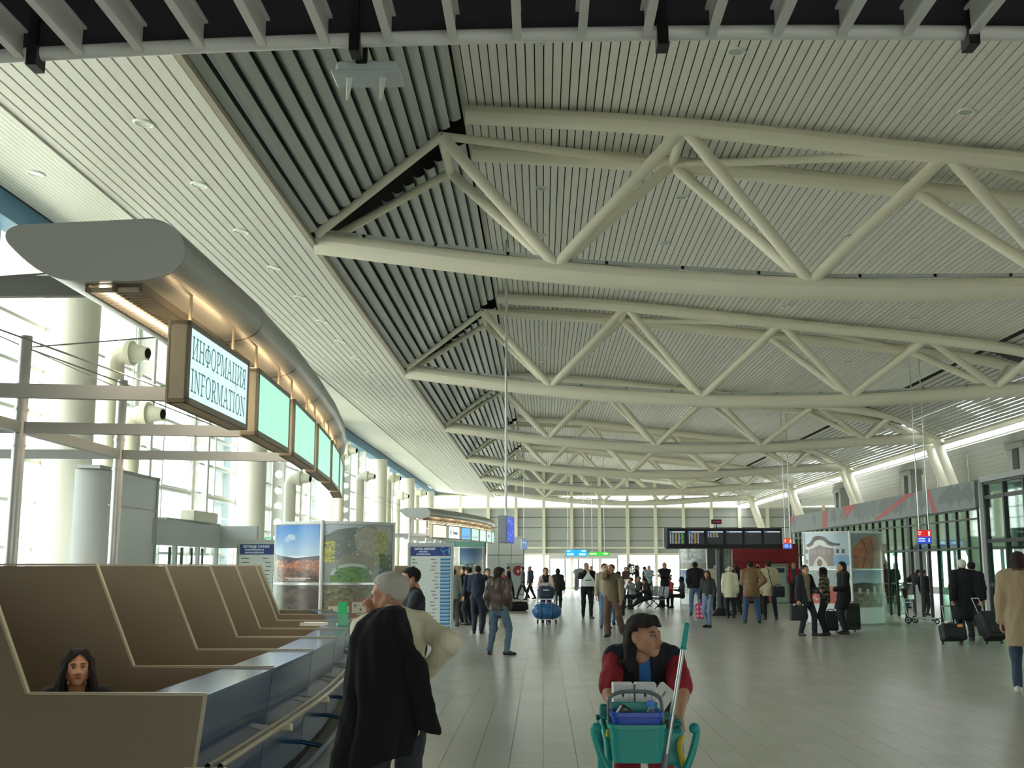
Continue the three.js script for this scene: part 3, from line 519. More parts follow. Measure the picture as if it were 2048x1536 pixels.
const PRINT = {
  redHills: canvasTex(512, 640, (c, W, H) => { // blue sky over red rock hills
    skyFill(c, W, H * 0.55, '#3d7fd0', '#b5cfe2'); blobs(c, 5, ['#cfdfea'], 180, 120, 330, 180, 15, 40);
    poly(c, '#4b4450', [[0, 0.5], [0.1, 0.42], [0.2, 0.5], [0.45, 0.54], [0.7, 0.58], [1, 0.54], [1, 1], [0, 1]], W, H);
    poly(c, '#8a5645', [[0, 0.6], [0.12, 0.5], [0.3, 0.62], [0.6, 0.66], [1, 0.62], [1, 1], [0, 1]], W, H);
    blobs(c, 130, ['#c9785a', '#a65a45', '#d99a78'], 0, 400, W, 500, 6, 26); blobs(c, 160, ['#5d4238', '#46352f', '#7a5744'], 0, 490, W, H, 8, 34);
    blobs(c, 30, ['#2c2a26'], 0, 560, W, H, 10, 26);
    c.strokeStyle = '#8d8a85'; c.lineWidth = 8; c.beginPath(); c.moveTo(40, 480); c.quadraticCurveTo(130, 620, 420, 640); c.stroke();
    c.fillStyle = '#d9cfc4'; c.font = 'bold 22px sans-serif'; c.fillRect(270, 590, 190, 12); c.fillRect(300, 610, 130, 9);
  }),
  rockTrees: canvasTex(640, 640, (c, W, H) => { // grey rocks, yellow and green trees, a domed boulder
    c.fillStyle = '#8f978f'; c.fillRect(0, 0, W, H); poly(c, '#b4c4cc', [[0, 0], [0.5, 0], [0.3, 0.1], [0.12, 0.22], [0, 0.24]], W, H); poly(c, '#6f7a76', [[0, 0.2], [0.16, 0.08], [0.36, 0.04], [0.48, 0.2], [0.4, 0.42], [0.2, 0.6], [0, 0.62]], W, H); poly(c, '#a9a697', [[0.36, 0.12], [0.5, 0.02], [0.64, 0.1], [0.66, 0.34], [0.56, 0.56], [0.42, 0.5], [0.34, 0.3]], W, H); poly(c, '#b9bdb8', [[0.62, 0], [1, 0], [1, 0.3], [0.78, 0.22], [0.66, 0.12]], W, H); poly(c, '#8b8a76', [[0.2, 0.55], [0.42, 0.46], [0.6, 0.58], [0.62, 0.8], [0.1, 0.84]], W, H);
    blobs(c, 130, ['#c3c6bd', '#7a817a', '#9c9a8a', '#5f6862'], 0, 20, W, 380, 4, 16); blobs(c, 60, ['#d0d2c8', '#8d8f84'], 230, 40, 430, 330, 4, 14);
    blobs(c, 260, ['#c9bb30', '#dccf4e', '#b3a92f', '#8f9630'], 395, 70, 545, 440, 5, 20); blobs(c, 120, ['#d6cf52', '#bcbf42', '#e2dc7a'], 0, 190, 80, 420, 5, 18);
    c.fillStyle = '#b9c6c0'; c.beginPath(); c.ellipse(210, 560, 160, 130, 0, 3.14, 6.29); c.fill(); c.fillStyle = '#5d8a48'; c.beginPath(); c.ellipse(215, 580, 140, 115, 0, 3.14, 6.29); c.fill(); c.fillRect(50, 560, 320, 80); blobs(c, 170, ['#3f7a42', '#6fa04a', '#2f5c38', '#87a04c'], 90, 480, 340, H, 5, 20);
    blobs(c, 280, ['#28321f', '#3b4a2c', '#4d5a38', '#1e261a'], 450, 330, W, H, 6, 26); blobs(c, 40, ['#7d8646'], 520, 330, W, 460, 4, 12);
  }),
  village: canvasTex(640, 640, (c, W, H) => { // houses with red roofs at the foot of a cliff
    c.fillStyle = '#6c664f'; c.fillRect(0, 0, W, H); blobs(c, 320, ['#8d8466', '#57533f', '#a39b7e', '#454634', '#757a4d'], 0, 0, W, 300, 6, 34);
    for (const [x, y, w, h] of [[40, 250, 150, 150], [210, 200, 170, 210], [400, 260, 190, 190], [120, 400, 200, 200], [350, 430, 220, 200]]) {
      c.fillStyle = '#cfc7b2'; c.fillRect(x, y, w, h); poly(c, '#8e5a48', [[x - 18, y + 8], [x + w / 2, y - 52], [x + w + 18, y + 8]]); c.fillStyle = '#4a4336'; for (let i = 0; i < 4; i++) c.fillRect(x + 18 + i * w / 4, y + 40 + (i % 2) * 50, 16, 26);
      c.fillStyle = '#5e4a3a'; c.fillRect(x, y + h * 0.7, w, 10);
    }
    blobs(c, 90, ['#56603c', '#3d462e'], 0, 430, W, H, 5, 20);
  }),
  darkEarth: canvasTex(256, 320, (c, W, H) => { c.fillStyle = '#4a403a'; c.fillRect(0, 0, W, H); blobs(c, 140, ['#5c4f45', '#3a332f', '#6e5d4c'], 0, 0, W, H, 6, 30); }),
  house: canvasTex(512, 512, (c, W, H) => { // white revival style house with a curved eave
    skyFill(c, W, H, '#bcd6e0', '#dfe9e6'); c.fillStyle = '#8a7a74'; c.fillRect(90, 150, 290, 330); c.fillStyle = '#c9d4d8'; c.fillRect(0, 190, 90, 322); c.fillRect(380, 190, 132, 150); c.fillStyle = '#7fb0d4'; c.fillRect(370, 320, 142, 150);
    c.fillStyle = '#46362f'; c.beginPath(); c.moveTo(40, 160); c.quadraticCurveTo(130, 150, 170, 50); c.quadraticCurveTo(240, 10, 310, 60); c.quadraticCurveTo(350, 150, 440, 150); c.lineTo(430, 180); c.quadraticCurveTo(330, 180, 290, 110); c.quadraticCurveTo(240, 70, 190, 110); c.quadraticCurveTo(150, 190, 50, 190); c.fill();
    c.fillStyle = '#e4e6dc'; c.beginPath(); c.moveTo(75, 215); c.quadraticCurveTo(160, 190, 200, 120); c.quadraticCurveTo(240, 90, 280, 120); c.quadraticCurveTo(320, 190, 400, 195); c.lineTo(390, 220); c.quadraticCurveTo(300, 210, 240, 165); c.quadraticCurveTo(180, 215, 80, 235); c.fill();
    c.fillStyle = '#3a4250'; for (const [x, y] of [[14, 230], [50, 230], [14, 380], [50, 380], [400, 230], [450, 230]]) c.fillRect(x, y, 24, 60); c.fillStyle = '#a08d85'; for (const x of [120, 170, 220, 270, 320]) c.fillRect(x, 240, 30, 70);
    c.fillStyle = '#d8ceb4'; c.beginPath(); c.moveTo(150, 480); c.quadraticCurveTo(200, 340, 235, 330); c.quadraticCurveTo(280, 350, 320, 480); c.fill(); c.fillStyle = '#6c5a50'; c.beginPath(); c.ellipse(235, 430, 30, 55, 0, 0, 7); c.fill();
  }),
  posterRed: canvasTex(256, 256, (c, W, H) => { c.fillStyle = '#c9d3cf'; c.fillRect(0, 0, W, H); c.fillStyle = '#93a59c'; c.fillRect(20, 0, W - 40, 110); c.fillStyle = '#b53a35'; c.fillRect(0, 110, W, 120); blobs(c, 60, ['#d97b5c', '#8d2b2b', '#e2ded2'], 0, 110, W, 230, 4, 18); }),
  orangeRock: canvasTex(320, 400, (c, W, H) => { c.fillStyle = '#6c7a80'; c.fillRect(0, 0, W, H); blobs(c, 40, ['#7b898d', '#5d6a70'], 0, 0, W, 200, 14, 40); poly(c, '#99512f', [[0.05, 1], [0.02, 0.45], [0.2, 0.12], [0.5, 0.05], [0.8, 0.3], [0.95, 1]], W, H); blobs(c, 200, ['#a85c36', '#7c3f26', '#b96a3f'], 20, 60, 280, H, 5, 24); c.strokeStyle = '#3d2419'; c.lineWidth = 7; for (const x of [70, 130, 200]) { c.beginPath(); c.moveTo(x, 70); c.lineTo(x + 20, 200); c.lineTo(x - 5, 400); c.stroke(); } }),
  pillars: canvasTex(320, 400, (c, W, H) => { skyFill(c, W, 170, '#6c86a6', '#a9b7c0'); poly(c, '#23251f', [[0, 0.36], [0.2, 0.32], [0.5, 0.36], [0.8, 0.31], [1, 0.35], [1, 1], [0, 1]], W, H); c.fillStyle = '#6b6a58'; c.fillRect(0, 230, W, 170); c.fillStyle = '#b9b7a6'; for (const [x, y, h] of [[30, 190, 80], [80, 200, 60], [130, 170, 110], [190, 160, 130], [240, 190, 90]]) c.fillRect(x, y, 18, h); blobs(c, 120, ['#39382d', '#817e68', '#55533f'], 0, 260, W, H, 5, 24); }),
  building: canvasTex(320, 400, (c, W, H) => { skyFill(c, W, 240, '#274a86', '#8fb2d0'); poly(c, '#b6b3a0', [[0.3, 0.75], [1, 0.3], [1, 1], [0.3, 1]], W, H); c.strokeStyle = '#6f6d60'; c.lineWidth = 5; for (let i = 0; i < 8; i++) { c.beginPath(); c.moveTo(110 + i * 28, 300 - i * 22); c.lineTo(110 + i * 28, 400); c.stroke(); } blobs(c, 60, ['#58706a', '#3f5752'], 0, 220, 130, H, 6, 24); }),
  mapSketch: canvasTex(320, 400, (c, W, H) => { c.fillStyle = '#d3d3c4'; c.fillRect(0, 0, W, H); blobs(c, 60, ['#b9a9a6', '#a6b19a', '#8d8f86', '#e6e6da'], 0, 0, W, 260, 8, 34); c.strokeStyle = '#868a72'; c.lineWidth = 5; for (let i = 0; i < 7; i++) { c.beginPath(); c.moveTo(0, 200 + i * 26); c.bezierCurveTo(100, 150 + i * 40, 200, 260, 320, 190 + i * 20); c.stroke(); } }),
  street: canvasTex(256, 256, (c, W, H) => { c.fillStyle = '#aeb6b6'; c.fillRect(0, 0, W, H); blobs(c, 80, ['#8d938e', '#c9ccc5', '#96847a', '#6f7a82'], 0, 0, W, 200, 8, 34); c.fillStyle = '#857f66'; c.fillRect(0, 190, W, 66); c.fillStyle = '#5a4a40'; c.fillRect(120, 10, 14, 120); }),
  darkGold: canvasTex(256, 256, (c, W, H) => { c.fillStyle = '#2b2622'; c.fillRect(0, 0, W, H); blobs(c, 90, ['#5a4a30', '#7b6843', '#38312a'], 80, 0, W, H, 6, 28); }),
};
for (const t of Object.values(PRINT)) { const c = t.image.getContext('2d'); c.globalAlpha = 0.16; c.fillStyle = '#ffffff'; c.fillRect(0, 0, t.image.width, t.image.height); c.globalAlpha = 1; }   // even white veil brightens the prints, standing in for light the drums miss
// round poster stand: drum core, three posts, curved posters in two rows, white base
function drum(label, x, z, r, y0, y1, yBar, turn, panels) {
  const t = thing('poster_drum', label, 'poster stand', [x, 0, z], turn), arc = 1.52;
  part('core', new THREE.CylinderGeometry(r - 0.012, r - 0.012, y1 - 0.04, 64).translate(0, y1 / 2, 0), M('#dfe3e0', 0.4), t);
  part('top_ring', new THREE.CylinderGeometry(r + 0.015, r + 0.015, 0.05, 64).translate(0, y1 - 0.02, 0), M('#e3e6e3', 0.3), t);
  part('base_ring', new THREE.CylinderGeometry(r + 0.01, r + 0.01, 0.06, 64).translate(0, 0.03, 0), M('#8f9492', 0.4), t);
  part('middle_ring', new THREE.CylinderGeometry(r + 0.012, r + 0.012, 0.035, 64).translate(0, yBar, 0), M('#e0e3e0', 0.25, 0.4), t);
  panels.forEach(([a, up, low]) => {
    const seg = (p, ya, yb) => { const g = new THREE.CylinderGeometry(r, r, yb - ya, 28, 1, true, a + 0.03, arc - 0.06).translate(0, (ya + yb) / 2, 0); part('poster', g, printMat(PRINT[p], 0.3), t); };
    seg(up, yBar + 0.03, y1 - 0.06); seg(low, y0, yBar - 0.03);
  });
  for (const a of [...new Set(panels.flatMap(([a]) => [a, a + arc]))]) part('post', rod([Math.sin(a) * (r + 0.012), 0, Math.cos(a) * (r + 0.012)], [Math.sin(a) * (r + 0.012), y1 + 0.02, Math.cos(a) * (r + 0.012)], 0.035, 0.035, 10), M('#e9ece9', 0.3), t);
  return t;
}
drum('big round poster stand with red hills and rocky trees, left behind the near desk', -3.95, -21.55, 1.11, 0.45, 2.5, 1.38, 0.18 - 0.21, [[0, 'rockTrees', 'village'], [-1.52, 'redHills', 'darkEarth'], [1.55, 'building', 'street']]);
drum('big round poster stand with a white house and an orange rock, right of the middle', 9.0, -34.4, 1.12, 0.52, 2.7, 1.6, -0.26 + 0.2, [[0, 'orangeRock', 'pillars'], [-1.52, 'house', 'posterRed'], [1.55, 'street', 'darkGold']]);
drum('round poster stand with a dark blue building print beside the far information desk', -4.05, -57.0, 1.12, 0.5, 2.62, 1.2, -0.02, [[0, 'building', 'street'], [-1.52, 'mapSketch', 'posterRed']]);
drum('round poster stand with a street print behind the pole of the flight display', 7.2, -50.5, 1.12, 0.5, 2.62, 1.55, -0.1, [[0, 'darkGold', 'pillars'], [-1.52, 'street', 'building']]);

// directory totems
function totem(label, x, z, lines, cyr) {
  const t = thing('directory_totem', label, 'information sign', [x, 0, z]);
  part('post', [box(0.05, 2.26, 0.16, -0.54, 1.13, 0), box(0.05, 2.26, 0.16, 0.54, 1.13, 0)], STEEL, t);
  part('board', rbox(1.06, 2.1, 0.12, 0.01, 0, 1.16, 0), M('#c8cdc9', 0.45), t); part('cap', box(1.12, 0.1, 0.18, 0, 2.22, 0), M('#a9aeac', 0.4), t); part('foot', box(1.2, 0.06, 0.4, 0, 0.03, 0), STEEL, t);
  const tx = canvasTex(512, 1024, (c, W, H) => {
    c.fillStyle = '#c9cecb'; c.fillRect(0, 0, W, H); c.fillStyle = '#26407e'; c.fillRect(6, 6, W - 12, 116); c.fillStyle = '#f2f4f4'; c.textAlign = 'center';
    lines.forEach((s, i) => { c.font = (i ? 'bold 24px' : 'bold 36px') + ' sans-serif'; c.fillText(s, i ? 165 : 185, 48 + i * 30); });
    c.strokeStyle = '#5aa0d8'; c.lineWidth = 8; c.beginPath(); c.arc(410, 40, 26, 0.5, 5.2); c.stroke(); c.beginPath(); c.arc(450, 80, 32, 2, 6); c.stroke(); c.fillStyle = '#7fc0e8'; c.fillRect(480, 20, 14, 84);
    for (let i = 0; i < 20; i++) { const y = 150 + i * 43; c.fillStyle = '#3476a6'; c.fillRect(378, y - 6, 126, 34); c.fillStyle = '#7fb2d4'; c.fillRect(384, y - 2, 104, 9); c.fillStyle = '#5d6461'; c.fillRect(350 - 40 - rnd() * 60, y + 8, 40 + 20, 9); c.fillStyle = ['#3f6b52', '#59605e', '#2c3f55', '#8a9491'][i % 4]; c.fillRect(28, y + 8, 30 + rnd() * 60, 10); c.fillStyle = '#a3a9a6'; c.fillRect(14, y + 30, 350, 1.5); }
  });
  part('directory_print', plane(1.02, 2.06, 0, 1.16, 0.0615), printMat(tx, 0.4), t);
}
totem('tall directory totem headed SOFIA AIRPORT in blue, in front of the far desk', -2.77, -28.2, ['SOFIA AIRPORT', 'AIRLINES', 'INFORMATION']);
totem('tall directory totem headed ЛЕТИЩЕ СОФИЯ in blue, left of the round poster stand', -6.1, -24.7, ['ЛЕТИЩЕ СОФИЯ', 'ИНФОРМАЦИЯ ЗА', 'АВИОКОМПАНИИ']);

{ // flight display board on a black post
  const t = thing('flight_display', 'wide black flight display of six screens on a black post', 'display board', [6.2, 0, -39.9]);
  part('post', [new THREE.CylinderGeometry(0.16, 0.16, 2.4, 24).translate(0, 1.2, 0)], M('#16181b', 0.4), t);
  part('base_plate', new THREE.CylinderGeometry(0.18, 0.42, 0.26, 6).translate(0, 0.13, 0), M('#16181b', 0.5), t);
  part('housing', rbox(4.05, 0.68, 0.3, 0.02, 0.12, 2.67, 0), M('#0e0f11', 0.4), t); part('side_cheek', box(0.12, 0.68, 0.36, -1.9, 2.67, 0.02), M('#6d7478', 0.4, 0.3), t); part('base_ledge', box(4.0, 0.05, 0.4, 0.1, 2.32, 0.05), M('#0e0f11', 0.4), t);
  const tx = (k) => canvasTex(160, 128, (c, W, H) => { c.fillStyle = '#1b1f22'; c.fillRect(0, 0, W, H); c.fillStyle = '#dfe9f2'; c.fillRect(0, 4, W, 12); c.fillStyle = '#6fa5e0'; c.fillRect(0, 4, 30, 12); const rows = k === 0 ? 12 : k === 1 ? 12 : k === 2 ? 5 : 0; for (let r = 0; r < rows; r++) { const y = 22 + r * 8.6; [['#c9d3dd', 4, 18], ['#9fb6d2', 26, 24], ['#c4a64a', 56, 30], ['#b9c7d8', 92, 20], [k ? '#7dbd9a' : '#4fbf5a', 120, k ? 0 : 34]].forEach(([col, x, w]) => { c.fillStyle = col; c.fillRect(x, y, w * (0.6 + rnd() * 0.4), 5); }); } });
  for (let k = 0; k < 6; k++) { const f = part('screen_frame', rbox(0.6, 0.54, 0.04, 0.01, -1.5 + k * 0.66, 2.68, 0.16), M('#17191c', 0.4), t); quick('screen', plane(0.54, 0.46, -1.5 + k * 0.66, 2.68, 0.1815), printMat(tx(k), 0.2, 0.22), f, 0); }
  const c = thing('digital_clock', 'small black digital clock with red digits above the flight display', 'clock', [6.1, 3.03, -39.9]);
  part('case', rbox(0.36, 0.16, 0.1, 0.015, 0, 0.2, 0), M('#130d0f', 0.4), c); part('stalk', rod([0, -0.02, 0], [0, 0.13, 0], 0.015), DARK, c);
  part('lit_digits', plane(0.3, 0.1, 0, 0.2, 0.052), printMat(canvasTex(128, 48, (q, W, H) => { q.fillStyle = '#1a0a0c'; q.fillRect(0, 0, W, H); q.fillStyle = '#c02040'; q.font = 'bold 40px monospace'; q.fillText('11:42', 6, 38); }), 0.3, 0.4), c);
}
// hanging signs
function hanging(label, x, y, z, w, h, d, turn, top, draw, rods, glow = 0.4, W = 256, H = 256) {
  const t = thing('hanging_sign', label, 'hanging sign', [x, y, z], turn);
  part('case', rbox(w, h, d, 0.012, 0, h / 2, 0), M('#8c9296', 0.4, 0.2), t);
  part('lit_face', plane(w - 0.02, h - 0.02, 0, h / 2, d / 2 + 0.002), printMat(canvasTex(W, H, draw), 0.3, glow * 0.6), t);
  for (const q of rods) part('hanger_rod', rod([q, h - 0.01, 0], [q, top - y, 0], 0.017, 0.017, 8), M('#d3d7d4', 0.25, 0.5), t);
  return t;
}
const twoBand = (a, b) => (c, W, H) => { c.fillStyle = a; c.fillRect(0, 0, W, H / 2); c.fillStyle = b; c.fillRect(0, H / 2, W, H / 2); c.fillStyle = '#f4e4d0'; c.fillRect(20, 30, 60, 22); c.fillRect(20, 74, 46, 18); c.fillRect(W - 60, 20, 34, 90); c.fillStyle = '#dfe8fb'; c.fillRect(20, H / 2 + 26, 120, 22); c.fillRect(20, H / 2 + 70, 120, 22); c.fillRect(W - 60, H / 2 + 30, 24, 70); };
hanging('blue hanging sign on two long chrome rods, edge on, left of the middle', -0.8, 2.2, -25, 0.95, 0.58, 0.2, 1.42, ceilY(-0.78) + 0.0, (c, W, H) => { c.fillStyle = '#3550c8'; c.fillRect(0, 0, W, H); c.fillStyle = '#6f8af0'; for (const [x, y] of [[30, 40], [90, 30], [150, 60], [40, 150], [110, 170], [180, 140], [60, 210]]) c.fillRect(x, y, 40, 24); }, [-0.06, 0.06], 0.5);
hanging('red and blue hanging gate sign in front of the glass gate wall', 10.65, 2.31, -32, 0.42, 0.39, 0.1, 0.02, 7.92, twoBand('#d8262a', '#2a55d0'), [-0.12, 0.15], 0.5);
hanging('red and blue hanging sign by the red kiosk, right of the display', 9.65, 2.36, -45, 0.34, 0.42, 0.1, 0, 8.03, twoBand('#e04a1c', '#3a66e0'), [-0.08, 0.12], 0.5);
hanging('blue lit hanging sign before the end doors, left of the green one', 2.07, 2.28, -70, 1.36, 0.42, 0.12, 0, 8.9, (c, W, H) => { c.fillStyle = '#28a8e8'; c.fillRect(0, 0, W, H); c.fillStyle = '#bfe8fb'; c.fillRect(20, 20, 40, 60); c.fillRect(190, 20, 50, 60); c.fillRect(20, 140, 80, 80); c.fillRect(160, 140, 80, 80); }, [-0.5, 0.5], 0.65);
hanging('slim green lit hanging sign before the end doors, right of the blue one', 3.46, 2.32, -70, 1.24, 0.24, 0.1, 0, 8.8, (c, W, H) => { c.fillStyle = '#3fc23c'; c.fillRect(0, 0, W, H); c.fillStyle = '#d4f4cc'; c.fillRect(10, 90, 90, 90); c.fillRect(190, 70, 50, 110); }, [-0.4, 0.35], 0.7);
hanging('small grey and blue hanging sign above the white cabin corner', -1.0, 2.6, -62, 0.36, 0.52, 0.1, 0.6, 9.12, (c, W, H) => { c.fillStyle = '#8fb0d8'; c.fillRect(0, 0, W, H); c.fillStyle = '#dfe8f2'; c.fillRect(40, 60, 160, 40); }, [0], 0.35);

hanging('wide blue hanging sign deep inside the gate hall', 15.9, 2.46, -44, 1.6, 0.24, 0.1, 0, 6.1, (c, W, H) => { c.fillStyle = '#2f62c8'; c.fillRect(0, 0, W, H); c.fillStyle = '#b9d2f4'; c.fillRect(10, 70, 40, 110); c.fillRect(90, 90, 120, 60); }, [-0.6, 0.6], 0.5);
{ // entrance cabins against the left glass
  const t = thing('entrance_cabin', 'tall pale grey curved entrance cabin below the nearest round column', 'cabin', [-7.4, 0, -19.75]);
  for (const [y0, y1] of [[0.05, 1.66], [1.68, 2.72], [2.74, 3.33]]) { part('panel', rbox(0.06, y1 - y0, 2.4, 0.015, 0, (y0 + y1) / 2, -0.45), M('#cdd2d2', 0.4), t); }
  part('rounded_corner', new THREE.CylinderGeometry(0.42, 0.42, 3.28, 24, 1, false, 0, Math.PI / 2).translate(-0.4, 1.66, 0.74), M('#cdd2d2', 0.35), t);
  part('roof_slab', box(0.4, 0.06, 3.0, -0.17, 3.34, -0.3), GREYPAINT, t); part('corner_post', box(0.1, 3.34, 0.1, 0.0, 1.67, -1.65), GREYPAINT, t);
  part('joint_rod', [rod([0.04, 1.67, -1.6], [0.04, 1.67, 0.7], 0.012), rod([0.04, 0.62, -1.6], [0.04, 0.62, 0.7], 0.012), rod([0.04, 2.73, -1.6], [0.04, 2.73, 0.7], 0.012)], STEEL, t);
  const e = thing('entrance_cabin', 'low grey entrance cabin with glass doors and a pale box on top', 'cabin', [-7.4, 0, -23.5]);
  part('fascia', [rbox(0.16, 0.5, 4.3, 0.01, 0, 2.35, 0), rbox(1.3, 0.5, 0.12, 0.01, -0.6, 2.35, 2.2), rbox(1.0, 0.5, 0.16, 0.01, 0.42, 2.35, -2.2)], M('#b6bbbc', 0.45), e);
  part('roof_slab', box(1.4, 0.05, 3.7, -0.65, 2.62, -0.35), GREYPAINT, e);
  for (const z of [2.1, 0.8, -0.7, -2.1]) part('post', box(0.09, 2.1, 0.09, 0, 1.05, z), GREYPAINT, e); part('post', box(0.09, 2.1, 0.09, 0.85, 1.05, -2.2), GREYPAINT, e);
  for (const [a, b] of [[2.05, 0.85], [0.75, -0.65], [-0.75, -2.05]]) part('door_leaf', box(0.02, 2.05, a - b, 0, 1.05, (a + b) / 2), GLASS, e);
  part('door_frame', [0.75, -0.65].flatMap((z) => [box(0.05, 2.05, 0.05, 0, 1.05, z + 0.35), box(0.05, 2.05, 0.05, 0, 1.05, z - 0.4)]), DKMULL, e); part('roof_box', rbox(0.3, 0.22, 1.7, 0.02, 0.05, 2.74, -0.6), M('#d8d8c6', 0.5), e);
  const s = thing('exit_sign', 'small green lit exit sign left of the round poster stand', 'exit sign', [-6.35, 2.02, -26.2]);
  part('case', rbox(0.2, 0.26, 0.06, 0.01, 0, 0.22, 0), WHITE, s); part('lit_face', plane(0.17, 0.22, 0, 0.22, 0.032), printMat(canvasTex(64, 96, (c) => { c.fillStyle = '#2fae5a'; c.fillRect(0, 0, 64, 96); c.fillStyle = '#d9f5e0'; c.fillRect(10, 12, 44, 20); c.fillRect(10, 60, 44, 20); }), 0.3, 0.5), s); part('post', rod([0, -2.02, 0], [0, 0.1, 0], 0.02), STEEL, s);
}
for (const [z, l] of [[34.2, 'pale blue panel outside the glass beyond the second round column'], [47.6, 'pale blue panel outside the glass beyond the third round column']]) {
  const t = thing('blue_wind_panel', l, 'panel', [-9.7, 0, -z]);
  for (let k = 0; k < 4; k++) part('board', rbox(0.06, 1.5, 2.6, 0.01, 0, 0.8 + k * 1.54, 0), M('#5fa2d6', 0.5), t); part('post', [box(0.1, 6.2, 0.1, -0.1, 3.1, 1.2), box(0.1, 6.2, 0.1, -0.1, 3.1, -1.2)], WHITE, t);
}
{ // leaflets and tray on the near desk
  const t = thing('leaflet_holder', 'clear holder with bright green leaflets on the blue counter of the near desk', 'leaflet holder', [-2.47, 0.985, -14.1], 0.3);
  part('holder', [box(0.13, 0.02, 0.12, 0, 0.01, 0), box(0.13, 0.12, 0.004, 0, 0.07, 0.055)], M('#7fc8a0', 0.15), t);
  for (let i = 0; i < 3; i++) part('leaflet', box(0.11, 0.25, 0.012, 0.0, 0.15, 0.03 - i * 0.025, 0, -0.12), M(i ? '#2aa05c' : '#3cc47a', 0.35), t);
  const p = thing('paper_tray', 'small white paper tray left of the green leaflets on the near desk', 'tray', [-2.78, 0.985, -13.9]);
  part('tray', [box(0.3, 0.01, 0.22, 0, 0.005, 0), box(0.3, 0.04, 0.008, 0, 0.02, 0.11), box(0.3, 0.04, 0.008, 0, 0.02, -0.11)], WHITE, p); part('paper', box(0.26, 0.025, 0.19, 0, 0.022, 0, 0.05), M('#e8e6dc', 0.7), p);
  const o = thing('paper_bag', 'orange and white paper bag leaning on the far information desk', 'bag', [-3.0, 0.985, -36.6]);
  part('bag_body', [prism([[-0.16, 0], [0.16, 0], [0.19, 0.28], [-0.15, 0.34]], 0.08)], M('#c9683c', 0.6), o); part('label_patch', box(0.2, 0.12, 0.01, 0.0, 0.14, 0.085), M('#ddd6c6', 0.6), o);
}
